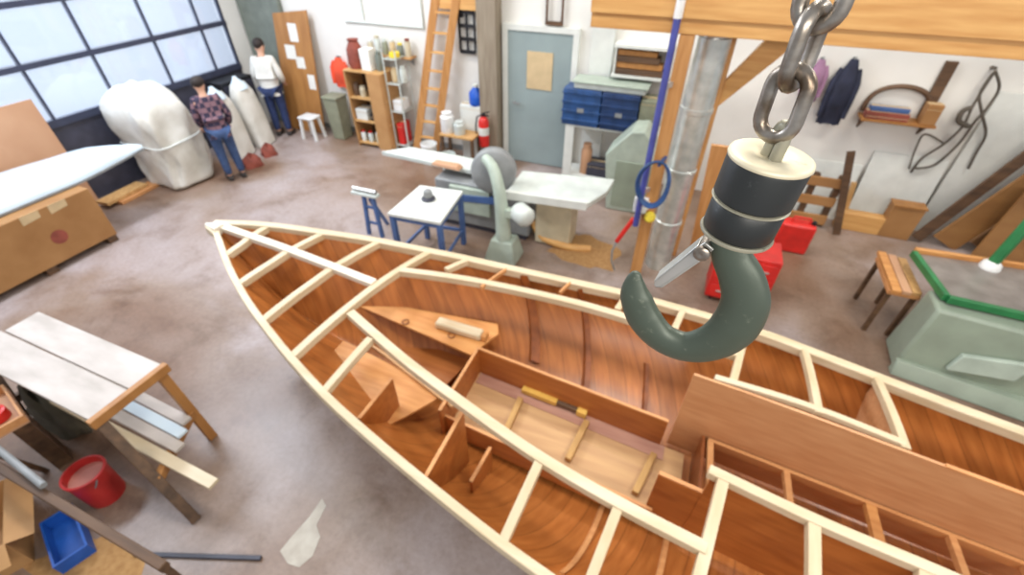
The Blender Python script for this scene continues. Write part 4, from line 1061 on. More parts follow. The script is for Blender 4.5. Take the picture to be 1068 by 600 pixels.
xa, xb, xc, xd = AY(587,110,yr).x, AY(627,110,yr).x, AY(667,112,yr).x, AY(686,112,yr).x
h = AY(605,93,yr).z-zsf
bin_(xa+.0,xb-.01,zsf,zsf+h,M['blue'],'ribbed blue bin on the white rack next to the grey door')
bin_(xb+.01,xc-.01,zsf,zsf+h,M['blue2'],'darker blue bin in the middle of the white rack')
carton(xc+.01,xd,yr,7.3,zsf,zsf+h*.9,M['olive'],'grey-olive box right of the two blue bins on the white rack')
t = thing('tray', 'long pale tray lying on top of the blue bins', 'tray', ((xa+xc)/2,7.1,zsf+h))
build(MB().box(xa+.15,xc+.05,yr+.0,7.28,zsf+h+.006,zsf+h+.09), 'tray_body', M['ltgrey'], t, bevel=.015)
build(MB().box(xa+.12,xc+.08,yr-.03,7.31,zsf+h+.09,zsf+h+.115), 'tray_rim', M['machine'], t, bevel=.006)
x = AY(611,150,yr).x
jar(x,7.1,.147,.09,.5,M['tan'],'salmon pink canister on the low shelf of the white rack','canister',cat='canister')
carton(AY(600,180,yr).x+.17,AY(636,180,yr).x+.16,7.0,7.3,.147,.36,M['charcoal'],'dark box on the low shelf of the white rack beside the pink canister')
# wall boards above the rack
xa, xb = AY(641,60,7.3).x, AY(702,60,7.3).x
zb0 = AY(660,77,7.3).z
t = thing('wall_shelf', 'shelf on the back wall with brown boards, above the blue bins', 'shelf', ((xa+xb)/2,7.3,zb0))
build(MB().box(xa,xb,7.15,WB,zb0-.03,zb0), 'shelf_board', M['white'], t)
build(MB().box(xa,xb,7.15,WB,zb0+.36,zb0+.40), 'upper_board', M['white'], t)
for x in (xa+.02,xb-.03): build(MB().box(x,x+.02,7.2,WB,zb0-.03,zb0+.38), 'bracket', M['white'], t)
for i, (z, y, mt, lb) in enumerate(((0,7.2,'darkwood','bottom dark board on the wall shelf above the blue bins'),(.085,7.22,'brownboard','reddish brown board second up on the wall shelf'),(.17,7.2,'darkwood','dark board second from the top on the wall shelf'),(.25,7.23,'brownboard','topmost reddish board on the wall shelf'))):
    solo(MB().box(xa+.05,xb-.06-.05*i,y,7.42,zb0+z+.002,zb0+z+.078), 'board', M[mt], lb, 'board', 'boards on the wall shelf', bevel=.004)

# ---------------------------------------------------------------- timber frame, pipe, duct
PY = 4.85; PX = AY(694,140,PY).x
t = thing('timber_gantry', 'orange timber post-and-beam frame with a diagonal brace crossing the top of the shop', 'frame', (PX,PY,0))
zb_ = AY(740,38,PY-.07).z
build(MB().box(PX-.06,PX+.07,PY-.06,PY+.07,0,zb_-.002), 'post', M['timber_z'], t, bevel=.006)
xl = AY(618,20,PY).x
build(MB().box(xl,4.75,PY-.07,PY+.08,zb_,zb_+.27), 'beam', M['timber'], t, bevel=.006)
build(MB().box(xl+.02,4.75,PY+.55,PY+.65,zb_+.0,zb_+.27), 'rear_beam', M['timber'], t)
build(MB().box(xl,4.75,PY-.11,PY-.07,zb_+.13,zb_+.42), 'fascia_board', M['timber'], t)
for x in (-1.0,.15,1.1,1.9,2.8,3.7): build(MB().box(x-.03,x+.03,PY+.08,PY+.55,zb_+.1,zb_+.26), 'joist', M['timber'], t)
build(MB().box(4.62,4.75,PY-.06,PY+.07,0,zb_-.002), 'post', M['timber_z'], t)
p, q, br = AY(706,138,PY), AY(832,48,PY+.6), AY(752,100,PY+.6)
rxp = AY(742,120,PY+.6).x-.02
build(MB().box(rxp-.06,rxp+.06,PY+.55,PY+.65,0,zb_-.002), 'rear_post', M['timber_z'], t)
build(MB().bar((PX+.06,PY,p.z-.02),(q.x,PY,zb_),.07,.2,(0,1,0)), 'brace', M['timber'], t, bevel=.006) if False else build(MB().prism([(rxp+.06,PY+.56,br.z-.1),(rxp+.06,PY+.56,br.z+.16),(q.x-.22,PY+.56,zb_),(q.x+.08,PY+.56,zb_)], (0,.08,0)), 'brace', M['timber'], t, bevel=.005)
p = AY(1040,4,PY)
carton(p.x-.15,p.x+.45,PY-.05,PY+.4,zb_+.29,zb_+.55,M['darkwood'],'dark box sitting on top of the orange beam at the right edge')
p, q = AY(668,4,PY+.3), AY(765,4,PY+.3)
solo(MB().box(p.x,q.x,PY+.1,PY+.44,zb_+.272,zb_+.36), 'plank', M['darkwood'], 'dark brown plank lying on the orange beam behind the blue pipe', 'plank', bevel=.004)
xp = PX-.10
t = thing('air_pipe', 'blue upright air pipe beside the orange post', 'pipe', (xp,PY-.15,.7))
build(MB().cyl((xp,PY-.17,.78),(xp,PY-.17,3.45),.032,n=14), 'pipe_run', M['bluepipe'], t)
for z in (1.2,2.3): build(MB().bar((xp-.0,PY-.15,z),(PX-.04,PY-.061,z),.03,.05), 'pipe_clip', M['steel'], t)
build(MB().cyl((xp,PY-.17,2.86),(xp,PY-.17,3.0),.038,n=14), 'pipe_sleeve', M['plastic_white'], t)
p = AY(683,186,PY-.12)
m = MB()
for k in range(3):
    m.tube([(p.x+(.16+.012*k)*math.cos(q)*.9, PY-.245-.022*k+.03*math.sin(2*q), p.z+.0+(.24+.01*k)*math.sin(q)) for q in [2*PI*i/40 for i in range(40)]], .013, 8, closed=True)
m.bar((p.x+.06,PY-.061,p.z+.22),(p.x+.02,PY-.29,p.z+.225),.03,.03)
solo(m, 'air_hose', M['blue'], 'coiled blue air hose hung on the orange post', 'hose')
p = AY(668,214,PY-.1)
t = thing('outlet_box', 'white outlet box with a yellow valve low on the orange post', 'box', (p.x,PY-.1,p.z-.1))
build(MB().box(p.x-.075,p.x+.075,PY-.12,PY-.062,p.z-.09,p.z+.09).box(p.x-.02,PX,PY-.09,PY-.061,p.z-.05,p.z+.05), 'box_body', M['plastic_white'], t, bevel=.008)
build(MB().lathe([(0,0),(.022,0),(.022,.006),(0,.006)], (p.x,PY-.12,p.z+.02), (0,-1,0), 14), 'socket', M['black'], t)
q = AY(678,226,PY-.12)
build(MB().lathe([(0,-.05),(.05,-.05),(.062,-.02),(.062,.03),(.04,.06),(0,.06)], (q.x,PY-.13,q.z), (0,-1,.3), 18), 'valve', M['yellow'], t)
a, b = AY(661,228,PY-.14), AY(643,252,PY-.14)
t = thing('spray_gun', 'red-handled tool hanging below the white outlet box', 'tool', tuple(b))
build(MB().bar(a, b, .06, .05), 'grip', M['red'], t, bevel=.012)
build(MB().tube([b, b+V((-.03,-.02,-.14)), b+V((-.02,-.0,-.3)), V((b.x+.03,PY-.1,b.z-.45))], .012, 8), 'hose_tail', M['grey'], t)
build(MB().bar(a+V((.0,.05,0)), a+V((.09,.08,.06)), .03, .03), 'hanger', M['steel'], t)
# galvanised duct
yd = 5.14; xdt = AY(738,70,yd).x; rd = .15
t = thing('dust_duct', 'shiny galvanised dust duct standing behind the orange post', 'duct', (xdt,yd,0))
zt_ = AY(740,44,yd).z+.05
pf = [(rd,0)]
for i in range(1,4): z = zt_*i/4; pf += [(rd,z-.03),(rd+.012,z-.02),(rd+.012,z+.02),(rd,z+.03)]
pf += [(rd,zt_)]
build(MB().lathe([(0,0)]+pf+[(0,zt_)], (xdt,yd,0), (0,0,1), 36), 'riser', M['duct'], t, ang=50)
ep = [V((xdt,yd,zt_-.01))]+[V((xdt+.28-.28*math.cos(q), yd+.0, zt_+.0+.16*math.sin(q))) for q in [PI/2*i/6 for i in range(1,7)]]+[V((xdt+1.1,yd+.0,zt_+.17))]
build(MB().tube(ep, [.13,.12,.11]+[.1]*(len(ep)-3), 20), 'elbow', M['steel'], t) 
# leaning plank right of the duct
a, b = AY(730,226,5.55), AY(750,148,5.75)
g = a+(a-b)*(a.z/(b.z-a.z)) if a.z > 0 else a
top = a+(b-a)*1.02
t = thing('leaning_plank', 'short orange plank standing on end right of the galvanised duct', 'plank', (g.x,g.y,0))
build(MB().hexa([(g.x-.02,5.55,0),(g.x+.18,5.55,0),(g.x+.18,5.6,0),(g.x-.02,5.6,0),(b.x-.08,5.62,b.z),(b.x+.12,5.62,b.z),(b.x+.12,5.67,b.z),(b.x-.08,5.67,b.z)]), 'board', M['timber_z'], t, bevel=.004)
build(MB().box(g.x+.02,g.x+.14,5.56,5.95,0,.04), 'foot', M['timber'], t)
# red machines behind the hook
a, b = AZ(742,322), AZ(806,306)
yr2 = 4.62; xa, xb = AY(730,320,yr2).x, AY(800,312,yr2).x
zt2 = AY(776,262,yr2+.1).z
t = thing('tool_chest', 'red tool chest on the floor right behind the hook', 'chest', ((xa+xb)/2,yr2+.2,0))
build(MB().box(xa,xb,yr2,yr2+.42,.07,zt2), 'chest_body', M['red'], t, bevel=.012)
for i in range(3):
    z0 = .1+(zt2-.14)*i/3; dr = build(MB().box(xa+.03,xb-.03,yr2-.015,yr2,z0,z0+(zt2-.14)/3-.015), 'drawer', M['red'], t, bevel=.004)
    build(MB().bar((xa+.1,yr2-.025,z0+.09),(xb-.1,yr2-.025,z0+.09),.015,.015), 'handle', M['steel'], dr)
for x in (xa+.08,xb-.08):
    for y in (yr2+.07,yr2+.36): build(MB().cyl((x-.02,y,.036),(x+.02,y,.036),.035), 'caster', M['black'], t)
c = AZ(824,260); hh = .42
t = thing('fuel_can', 'smaller red can standing beyond the red tool chest', 'can', (c.x,c.y,0))
build(MB().box(c.x-.24,c.x+.17,c.y-.1,c.y+.12,0,hh), 'can_body', M['red'], t, bevel=.03)
build(MB().tube([(c.x-.12,c.y,hh-.01),(c.x-.12,c.y,hh+.07),(c.x+.08,c.y,hh+.07),(c.x+.08,c.y,hh-.01)], .015, 8), 'handle', M['red'], t)
build(MB().cyl((c.x+.13,c.y,hh-.01),(c.x+.13,c.y,hh+.04),.03), 'cap', M['black'], t)

# ---------------------------------------------------------------- right end of the shop
def hung(px, yy, *a): return jacket(px, *a)
jacket((892,62), .26, .80, 7.36, M['navy'], 'dark navy jacket hanging on the right part of the back wall')
jacket((858,62), .2, .5, 7.36, M['purple'], 'mauve cloth jacket hanging left of the navy one')
# white sheeting leaned along the wall
a, b = AY(815,205,7.1), AY(985,205,7.1)
for i, (x0, x1, h, lb) in enumerate(((1.35,2.35,.8,'white board leaning on the wall below the navy jacket'),(2.40,3.25,1.02,'white board leaning on the wall below the bent wooden frame'),(3.3,4.25,1.9,'tall white board behind the hanging dark rope'))):
    solo(MB().hexa([(x0,7.34-.1*(i<2),0),(x1,7.34-.1*(i<2),0),(x1,7.36-.1*(i<2),0),(x0,7.36-.1*(i<2),0),(x0,7.4,h),(x1,7.4,h),(x1,7.42,h),(x0,7.42,h)]), 'white_board', M['white'], lb, 'board', 'white boards on the right')
# wall shelf with a bent frame and books
xa, xb = AY(895,125,7.3).x, AY(962,128,7.3).x; zz = AY(925,126,7.2).z
t = thing('wall_shelf', 'small brown wall shelf under the bent wooden frame', 'shelf', ((xa+xb)/2,7.3,zz))
build(MB().box(xa,xb+.12,7.18,WB,zz-.03,zz), 'shelf_board', M['brownboard'], t)
for x in (xa+.05,xb+.05): build(MB().prism([(x,WB-.001,zz-.03),(x,7.25,zz-.03),(x,WB-.001,zz-.2)], (.02,0,0)), 'bracket', M['darkwood'], t)
carton(xa+.03,xa+.5,7.2,7.36,zz+.002,zz+.09,M['redbrown'],'flat red-brown box at the front of the small wall shelf')
carton(xa+.06,xa+.48,7.22,7.36,zz+.096,zz+.15,M['blueleg'],'flat blue box lying on the red-brown box on the wall shelf')
m = MB(); ww = (xb-xa)/2; cx_ = (xa+xb)/2+.02
m.ribbon([(cx_+ww*math.cos(q), 7.41, zz+.02+.36*math.sin(q)**.7) for q in [PI*i/20 for i in range(21)]], .05, .045) if False else m.tube([(cx_+ww*1.0*math.cos(q), 7.40, zz+.03+.34*max(0,math.sin(q))**.6) for q in [PI*i/22 for i in range(23)]], .03, 8)
solo(m, 'bent_frame', M['darkwood'], 'bent brown wooden frame standing on the small wall shelf', 'frame')
carton(xb-.06,xb+.1,7.2,7.36,zz+.002,zz+.24,M['card2'],'upright brown box at the right end of the small wall shelf')
a, b = AY(994,64,7.42), AY(950,122,7.42)
solo(MB().bar((a.x,7.42,a.z),(b.x+.12,7.42,b.z),.05,.12,(1,0,.3)), 'wall_batten', M['darkwood'], 'dark batten fixed to the white wall right of the bent frame', 'batten')
# hanging rope and cables
m = MB(); yy = 7.33
pk = AY(1038,74,yy)
def loop(pxs, r=.016):
    q, _ = spline([AY(*p, yy) for p in pxs], None, 6); m.tube(q, r, 7)
loop([(1038,74),(1026,92),(1014,112),(1004,132),(985,150),(962,165),(950,180)])
loop([(1038,74),(1042,92),(1030,112),(1016,128),(1000,150),(975,172),(955,176)])
loop([(1036,76),(1022,98),(1024,118),(1028,140),(1018,160),(1010,176)])
loop([(1014,112),(1004,116),(1000,126),(1010,132)], .03)
loop([(985,150),(965,140),(955,155),(948,176)],.012)
m.cyl((pk.x,WB,pk.z+.01),(pk.x,7.36,pk.z+.02),.02)
solo(m, 'hanging_rope', M['rope'], 'tangle of dark rope hanging on the tall white board at the right', 'rope')
# wooden frame and blocks on the floor
a = AZ(800,222); b = AZ(852,228)
x0, x1 = AY(806,222,6.9).x, AY(866,222,6.9).x
t = thing('wooden_pallet', 'brown wooden pallet standing on edge against the white board', 'pallet', ((x0+x1)/2,6.95,0))
for z in (.05,.34,.62): build(MB().box(x0,x1,6.9,6.94,z,z+.14 if z < .3 else z+.13), 'slat', M['card2'], t, bevel=.004)
for x in (x0,(x0+x1)/2-.04,x1-.08): build(MB().box(x,x+.08,6.94,7.02,0,.78), 'runner', M['darkwood'], t, bevel=.004)
a, b = AZ(858,226), AY(886,154,7.0)
solo(MB().bar((a.x+.12,6.8,0.01),(b.x,6.86,b.z),.09,.05,(0,1,0)), 'dark_post', M['darkwood'], 'dark upright timber leaning on the pallet beside the yellow timber', 'timber')
a, b = AZ(868,234), AZ(916,240)
solo(MB().hexa([(a.x,a.y-.10,0),(b.x,a.y-.10,0),(b.x,a.y+.05,0),(a.x,a.y+.05,0),(a.x,a.y-.10,.26),(b.x,a.y-.10,.26),(b.x,a.y+.05,.26),(a.x,a.y+.05,.26)]), 'timber_block', M['timber'], 'yellow-orange timber block lying on the floor right of the pallet', 'timber', bevel=.008)
p = AY(893,212,7.0); q = AY(908,180,7.0)
solo(MB().bar((p.x,a.y+.09,.03),(q.x-.05,a.y+.13,.62),.06,.05,(0,1,0)), 'peg_board', M['pine'], 'short yellow stick standing up behind the yellow timber block', 'stick')
a = AZ(925,240)
t = thing('plywood_box', 'brown plywood box on the floor at the foot of the leaning planks', 'box', (a.x+.0,7.0,0))
build(MB().box(a.x-.17,a.x+.20,6.98,7.16,0,.48), 'box_body', M['card2'], t, bevel=.006)
build(MB().box(a.x-.18,a.x+.21,6.965,7.165,.48,.5), 'lid', M['brownboard'], t)
# leaning planks
for i, (xf, xt, zt_2, mt, wd, lb) in enumerate(((3.24,4.22,2.1,'darkwood',.14,'narrow dark plank, leftmost of the leaning planks at the right'),(3.56,4.7,2.2,'sheetwood',.36,'wide brown plank in the middle of the leaning planks at the right'),(3.98,5.15,2.2,'oldbrown',.42,'dark brown plank, rightmost of the leaning planks'))):
    solo(MB().bar((xf,6.98,.06),(xt,7.30,zt_2),wd,.04,(0,1,.15)), 'leaning_plank', M[mt], lb, 'plank', 'leaning planks at the right', bevel=.004)
solo(MB().hexa([(3.78,6.72,0),(6.2,6.72,0),(6.2,6.75,0),(3.78,6.75,0),(3.9,6.86,1.0),(6.2,6.86,1.0),(6.2,6.89,1.0),(3.9,6.89,1.0)]), 'brown_sheet', M['sheetwood'], 'large brown sheet standing on edge behind the green-edged machine', 'sheet')

# green-edged machine
ZG = .8
t = thing('planer_machine', 'sage green planer machine with a grey green-edged table at the right', 'machine', (3.0,4.6,0))
q0, q1, q2, q3 = AZ(954,264,ZG), AZ(989,312,ZG), V((4.1,4.40,ZG)), V((4.1,5.32,ZG))
q1.y = 4.47; 
build(MB().prism([q0,q1,q2,q3], (0,0,-.035)), 'table_bed', M['castiron'], t, bevel=.004)
build(MB().bar(q0+V((-.01,0,-.005)), q1+V((-.01,0,-.005)), .05, .07), 'edge_strip', M['green'], t, bevel=.005)
build(MB().bar(q1+V((0,-.015,-.005)), q2+V((0,-.015,-.005)), .05, .07), 'edge_strip', M['green'], t, bevel=.005)
build(MB().bar(q0+V((0,.03,.0)), q3+V((0,.03,.0)), .05, .09), 'wood_fence', M['berth'], t, bevel=.005)
f0 = AZ(929,384); f1 = AZ(1062,436)
bodyp = [(f0.x,f0.y,0),(4.0,f1.y-.05,0),(4.0,4.95,0),(f0.x+.05,4.9,0)]
build(MB().hexa([(f0.x,f0.y,0),(4.0,f0.y-.2,0),(4.0,4.66,0),(f0.x+.02,4.66,0),(f0.x+.06,f0.y+.1,.74),(4.0,f0.y-.05,.74),(4.0,4.66,.74),(f0.x+.06,4.66,.74)]), 'machine_body', M['machine2'], t, bevel=.03)
build(MB().hexa([(f0.x-.03,f0.y-.1,0),(4.0,f0.y-.4,0),(4.0,f0.y-.2,0),(f0.x-.03,f0.y,0),(f0.x-.01,f0.y-.02,.14),(4.0,f0.y-.28,.14),(4.0,f0.y-.17,.14),(f0.x-.01,f0.y+.03,.14)]), 'foot_plate', M['machine2'], t, bevel=.012)
build(MB().prism([(f0.x+.35,f0.y-.02,.2),(f0.x+.8,f0.y-.08,.3),(f0.x+.85,f0.y-.05,.5),(f0.x+.4,f0.y+.02,.38)], (0,-.05,0)), 'chip_deflector', M['machine'], t, bevel=.01)
a, b = AY(1036,272,5.2), AY(1072,226,5.25)
pz = V((a.x,5.18,ZG))
build(MB().lathe([(0,0),(.09,0),(.08,.05),(.05,.08),(0,.08)], pz, (0,0,1), 18), 'guard_base', M['plastic_white'], t)
build(MB().bar(pz+V((0,0,.06)), V((b.x+.05,5.25,b.z+.05)), .09, .09), 'guard_arm', M['green'], t, bevel=.015)
# offcuts beside it
for i, (p, q, z, mt, lb) in enumerate((((936,262),(968,330),.30,'berth','tan offcut on the scrap stand, outermost from the green-edged machine'),((944,262),(976,326),.40,'tan','pinkish tan offcut in the middle of the scrap stand'),((930,266),(956,318),.12,'pine','pale offcut on the scrap stand, nearest the green-edged machine'))):
    a = V((2.305+.09*i, 5.42-.03*i, .607)); b = V((2.31+.09*i, 4.68+.02*i, .607))
    solo(MB().bar(a, b, .08, .04), 'offcut', M[mt], lb, 'wood', 'offcuts by the planer', bevel=.004)
t = thing('scrap_stand', 'low stand carrying wood offcuts left of the green-edged machine', 'stand', (2.35,4.85,0))
build(MB().box(2.26,2.54,4.72,5.36,.54,.585), 'stand_top', M['edge'], t, bevel=.004)
for x in (2.29,2.51):
    for y in (4.76,5.32): build(MB().box(x-.02,x+.02,y-.02,y+.02,0,.54), 'leg', M['darkwood'], t)

# ---------------------------------------------------------------- foreground left: bench and clutter
ZB_ = .93
c_bl, c_br, c_fr = AZ(40,325,ZB_), AZ(168,380,ZB_), AZ(92,438,ZB_)
g0, g1 = AZ(8,347,ZB_), AZ(126,407,ZB_)
dirx = (c_br-c_bl)
c_fl = c_fr-dirx
t = thing('work_trestle', 'trestle bench topped with two wide whitewashed boards, left of the boat', 'bench', tuple(((c_bl+c_fr)/2).xy)+(0,))
gap = .006
def quad_board(a, b, c, d):
    build(MB().prism([a,b,c,d], (0,0,-.03)), 'top_board', M['whitewood'], t, bevel=.004)
mid_l, mid_r = c_bl.lerp(c_fl,.48), c_br.lerp(c_fr,.48)
wv = (c_fr-c_br).normalized()*gap
ov = dirx.normalized()*.0
quad_board(c_bl, c_br-ov, mid_r-wv-ov, mid_l-wv); quad_board(mid_l+wv-dirx*.02, mid_r+wv-ov, c_fr-ov, c_fl-dirx*.02)
build(MB().bar(c_br+V((.02,.02,-.035)), c_fr+V((.02,-.02,-.035)), .05, .075), 'end_rail', M['brownboard'], t, bevel=.004)
up_ = V((0,0,-.04))
nb = V((-3.2,1.14,0)); nf = V((-2.98,.42,0))
def leg(top, foot, mt='brownboard', w=.07): build(MB().bar(V(foot), V(top), w, .05), 'leg', M[mt], t, bevel=.004)
tb = c_br+V((-.02,-.04,-.06)); tf = c_fr+V((-.02,.04,-.06))
leg(tb, (AZ(222,456).x,AZ(222,456).y,0)); leg(tf, (AZ(215,548).x-.1,AZ(215,548).y,0), 'darkwood')
bl = c_bl+V((.1,-.04,-.06)); f2_ = c_fl+V((.1,.04,-.06))
leg(bl, (bl.x-.15,bl.y+.1,0)); leg(f2_, (f2_.x-.15,f2_.y-.1,0), 'darkwood')
zr = .36
def on(top, foot, z): 
    top = V(top); foot = V(foot); return foot.lerp(top, z/top.z)
ra = on(tb, (AZ(222,456).x,AZ(222,456).y,0), zr); rb2 = on(tf, (AZ(215,548).x-.1,AZ(215,548).y,0), zr)
build(MB().bar(ra, rb2, .05, .07), 'end_stretcher', M['brownboard'], t, bevel=.004)
rc = on(bl,(bl.x-.15,bl.y+.1,0),zr); rd_ = on(f2_,(f2_.x-.15,f2_.y-.1,0),zr)
build(MB().bar(rc, rd_, .05, .07), 'end_stretcher', M['darkwood'], t, bevel=.004)
# strips lying on the low stretchers
zz = zr+.036
for i, (u, mt, ex, lb) in enumerate(((.18,'whitewood',.0,'whitish strip lying under the trestle bench, farthest from the red bucket'),(.36,'paleblue',.02,'pale blue strip lying under the trestle bench, second of four'),(.54,'whitewood',.06,'whitish strip in the middle under the trestle bench beside the pale blue one'),(.74,'spruce',.48,'long cream board sticking out past the leg of the trestle bench'))):
    p = ra.lerp(rb2,u); q = rc.lerp(rd_,u); dv = (p-q).normalized()
    p = V((p.x,p.y,zz+.015))+dv*ex+dv*.04; q = V((q.x,q.y,zz+.015))
    solo(MB().bar(q, p, (.082 if i != 3 else .08), .03), 'wood_strip', M[mt], lb, 'strip', 'strips under the trestle bench', bevel=.003)
# red bucket
c = AZ(113,515); h = .34; r = .135
t = thing('bucket', 'faded red bucket standing on the floor under the trestle bench', 'bucket', (c.x,c.y,0))
build(MB().lathe([(0,0),(r*.88,0),(r*.9,.012),(r,h),(r*.94,h),(r*.84,.1),(0,.1)], c, (0,0,1), 32), 'pail', M['redbucket'], t)
build(MB().lathe([(r,h-.03),(r*1.05,h-.025),(r*1.05,h),(r*.95,h+.004)], c, (0,0,1), 32), 'rim', M['redbucket'], t)
build(MB().lathe([(0,h*.8),(r*.93,h*.8)], c, (0,0,1), 32), 'contents', paint('pinkish dust', (196,130,116), .8, var=.1), t, label='pinkish contents')
build(MB().tube([c+V((r*1.05*math.cos(q), .03*math.sin(q)-.1*math.sin(q), h-.02-.13*math.sin(q))) for q in [PI*i/14 for i in range(15)]], .006, 6), 'handle', M['grey'], t)
# blue tray beside/below the bucket
a = [AZ(44,500,.02),AZ(66,492,.02),AZ(104,560,.02),AZ(92,572,.02)]
t = thing('blue_crate', 'flat blue crate on the floor in front of the red bucket', 'crate', tuple((a[0]+a[2])/2)[:2]+(0,))
cc = AZ(100,556); bx_ = paint('blue crate plastic', (28,84,168), .45, var=.15)
build(MB(TR((cc.x-.10,cc.y-.1,0), math.radians(-20))).box(-.22,.22,-.1,.1,0,.015), 'floor_panel', bx_, t)
for nm, bb in (('side',(-.22,.22,-.1,-.085)),('side',(-.22,.22,.085,.1)),('end',(-.22,-.205,-.085,.085)),('end',(.205,.22,-.085,.085))):
    build(MB(TR((cc.x-.10,cc.y-.1,0), math.radians(-20))).box(*bb,.015,.12), nm, bx_, t)
# dark rail of a second trestle crossing the corner
a, b = AZ(-40,464,.62), AZ(172,592,.62)
t = thing('dark_trestle', 'dark brown trestle rail slanting across the lower left corner', 'trestle', (a.x,a.y,0))
build(MB().bar(a, b, .055, .06), 'top_rail', M['darkwood'], t, bevel=.006)
for u, sg in ((.985,0),(.02,1),(.02,-1)):
    p = a.lerp(b,u)+V((0,0,-.03)); n_ = V((-(b-a).y,(b-a).x,0)).normalized()*sg
    build(MB().bar(V((p.x,p.y,0))+n_*.16, p+n_*.02, .04, .035), 'leg', M['darkwood'], t)
a, b = AZ(140,578,.02), AZ(272,582,.02)
solo(MB().bar((a.x,a.y,.0125),(b.x,b.y,.0125),.03,.025), 'steel_bar', M['charcoal'], 'thin dark steel bar lying on the floor at the bottom left', 'bar', bevel=.004)
a, b = AZ(-30,470,.5), AZ(62,530,.5)
a, b = AZ(0,463,.4), AZ(46,512,.4)
# grey pipe standing low beside the tray
t = thing('grey_pipe', 'pale grey pipe lying on the dark trestle at the left edge', 'pipe', tuple(a)) if False else None
pa_, pb_ = AZ(-30,446,.70), AZ(44,506,.70)
solo(MB().cyl((pa_.x,pa_.y,.69),(pb_.x,pb_.y,.69),.022,n=14), 'grey_pipe', M['grey'], 'grey pipe lying along the dark trestle rail at the left edge', 'pipe')
# cardboard box bottom left
p = AZ(28,540,.3)
t = thing('cardboard_box', 'open cardboard box on the floor at the bottom left corner', 'box', (p.x-.08,p.y-.12,0))
Mx = TR((p.x-.30,p.y-.20,0), math.radians(-28))
for nm, bb in (('wall',(-.3,.3,-.2,-.19)),('wall',(-.3,.3,.19,.2)),('wall',(-.3,-.29,-.19,.19)),('wall',(.29,.3,-.19,.19))): build(MB(Mx).box(*bb,0,.3), nm, M['card'], t)
build(MB(Mx).box(-.29,.29,-.19,.19,0,.01), 'base', M['card'], t)
build(MB(Mx).hexa([(.3,-.2,.3),(.305,-.2,.3),(.305,.2,.3),(.3,.2,.3),(.44,-.2,.24),(.445,-.2,.24),(.445,.2,.24),(.44,.2,.24)]), 'flap', M['card'], t)
build(MB(Mx).hexa([(-.3,.2,.3),(.3,.2,.3),(.3,.205,.3),(-.3,.205,.3),(-.3,.33,.26),(.3,.33,.26),(.3,.335,.26),(-.3,.335,.26)]), 'flap', M['card'], t)
# tray with a red tin at the left edge
p = AZ(4,436,.74)
t = thing('wooden_tray', 'shallow wooden tray holding a red tin at the left edge', 'tray', (p.x,p.y,0))
Mx = TR((p.x-.1,p.y-.0,0), math.radians(-14))
build(MB(Mx).box(-.24,.24,-.12,.12,.70,.715), 'tray_floor', M['tan'], t)
for nm, bb in (('side',(-.24,.24,-.12,-.105)),('side',(-.24,.24,.105,.12)),('end',(-.24,-.225,-.105,.105)),('end',(.225,.24,-.105,.105))): build(MB(Mx).box(*bb,.715,.78), nm, M['edge'], t)
build(MB(Mx).box(-.2,.03,-.02,.09,0,.70), 'pedestal', M['darkwood'], t)
q = Mx @ V((.05,.0,.717))
jar(q.x,q.y,q.z,.07,.1,M['red'],'red tin in the shallow wooden tray','tin',cat='tin')
# sawdust on the floor at the lower left
ring = [(20,590),(60,560),(112,556),(150,575),(160,640),(60,680)]
pts = [AZ(*p) for p in ring]; c = sum(pts, V((0,0,0)))/6; fine = []
for i in range(6):
    for j in range(5): fine.append(pts[i].lerp(pts[(i+1)%6], j/5))
vs = [c+V((0,0,.005))]; N_ = len(fine)
for s_, z in ((.4,.004),(.75,.003),(1,.0012)):
    for p in fine: q = c.lerp(p, s_*(.9+.1*math.sin(p.x*29+p.y*23))); vs.append(V((q.x,q.y,z)))
fs = [(0,1+i,1+(i+1)%N_) for i in range(N_)]+[(1+r*N_+i, 1+(r+1)*N_+i, 1+(r+1)*N_+(i+1)%N_, 1+r*N_+(i+1)%N_) for r in range(2) for i in range(N_)]
m = MB(); m.add(vs, fs, True)
tag(build(m, 'sawdust', paint('tan sawdust', (182,142,92), .9, c2=(158,116,70), scale=22)), 'tan sawdust on the floor at the lower left beside the blue crate', 'sawdust', kind='stuff')
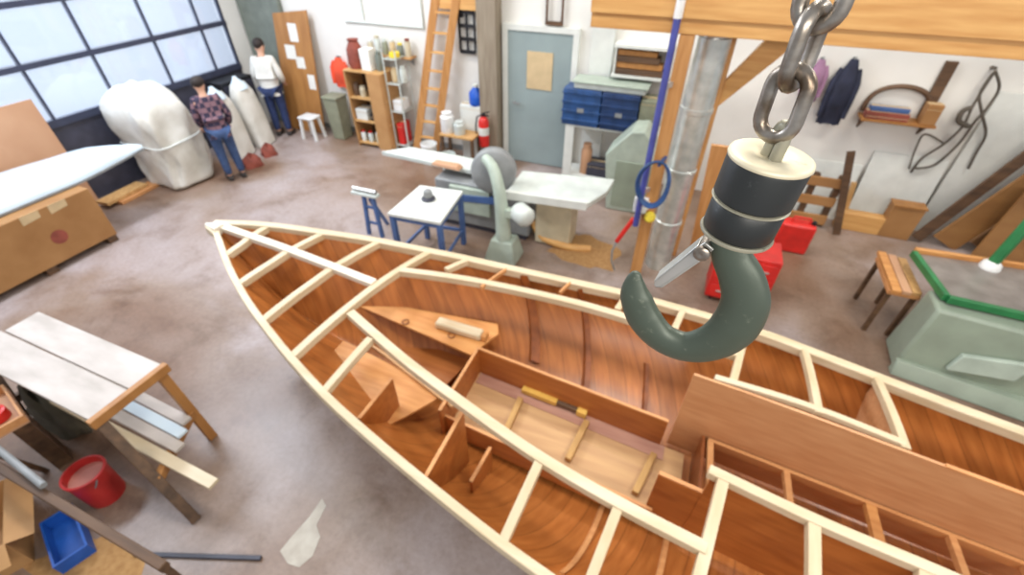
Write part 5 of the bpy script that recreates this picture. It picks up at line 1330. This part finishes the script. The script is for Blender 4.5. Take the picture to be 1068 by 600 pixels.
# dark tarp under the bench
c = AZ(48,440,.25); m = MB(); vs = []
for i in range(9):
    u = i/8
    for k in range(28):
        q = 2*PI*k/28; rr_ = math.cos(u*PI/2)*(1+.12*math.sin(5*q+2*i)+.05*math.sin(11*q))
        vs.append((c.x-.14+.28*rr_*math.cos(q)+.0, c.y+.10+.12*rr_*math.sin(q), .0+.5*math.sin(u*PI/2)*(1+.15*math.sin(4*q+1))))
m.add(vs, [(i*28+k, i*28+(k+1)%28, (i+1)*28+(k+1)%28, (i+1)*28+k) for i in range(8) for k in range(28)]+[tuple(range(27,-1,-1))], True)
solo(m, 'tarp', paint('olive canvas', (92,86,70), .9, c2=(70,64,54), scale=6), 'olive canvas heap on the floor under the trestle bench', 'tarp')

# ================================================================= LIGHT, CAMERA
w = bpy.data.worlds.new('World'); sc.world = w; w.use_nodes = True
bg = w.node_tree.nodes['Background']; bg.inputs[0].default_value = (.86,.92,1.0,1); bg.inputs[1].default_value = WORLD
def area(loc, rot, sx, sy, power, col):
    l = bpy.data.lights.new('lamp', 'AREA'); l.shape = 'RECTANGLE'; l.size = sx; l.size_y = sy; l.energy = power; l.color = col
    o = bpy.data.objects.new('ceiling_or_fill_light', l); COL.objects.link(o); o.location = loc; o.rotation_euler = rot; return o
for x, y in ((-4.5,2.2),(-.5,2.2),(3.2,2.2),(-4.5,5.4),(-.5,5.8),(3.2,5.4)):
    area((x,y,5.4), (0,0,0), 1.6, .5, LAMP*(.5 if (x < -4 and y < 3) else 1.05), (1,.95,.87))
area((WL-1.2,3.6,2.6), (0,math.radians(-90),0), 4.0, 6.5, DOORL, (.80,.88,1))  # area light added outside the glazed door to carry its daylight
area((-7.0,3.0,5.3), (0,math.radians(-25),0), .8, 5.5, COOL, (.78,.86,1))  # cool fill added out of view to brighten the left floor
for x in (1.2,4.4):  # frontal fill added behind the viewpoint for surfaces facing it
    area((x,-2.4,4.6), (math.radians(52),0,0), 2.4, .8, FRONTL, (1,.94,.86))
cam = bpy.data.cameras.new('camera'); co = bpy.data.objects.new('camera', cam); COL.objects.link(co)
co.location = CAM; co.rotation_euler = (math.radians(50), 0, YAW)
cam.sensor_fit = 'HORIZONTAL'; cam.sensor_width = 36; cam.lens = F*36/1068; cam.clip_start = .02
cam.dof.use_dof = True; cam.dof.focus_distance = DEP; cam.dof.aperture_fstop = 4.5
sc.camera = co
vs_ = sc.view_settings; sc.display_settings.display_device = 'sRGB'; vs_.view_transform = 'Standard'; vs_.look = 'None'; vs_.gamma = 1; vs_.use_curve_mapping = False; vs_.exposure = EXPO
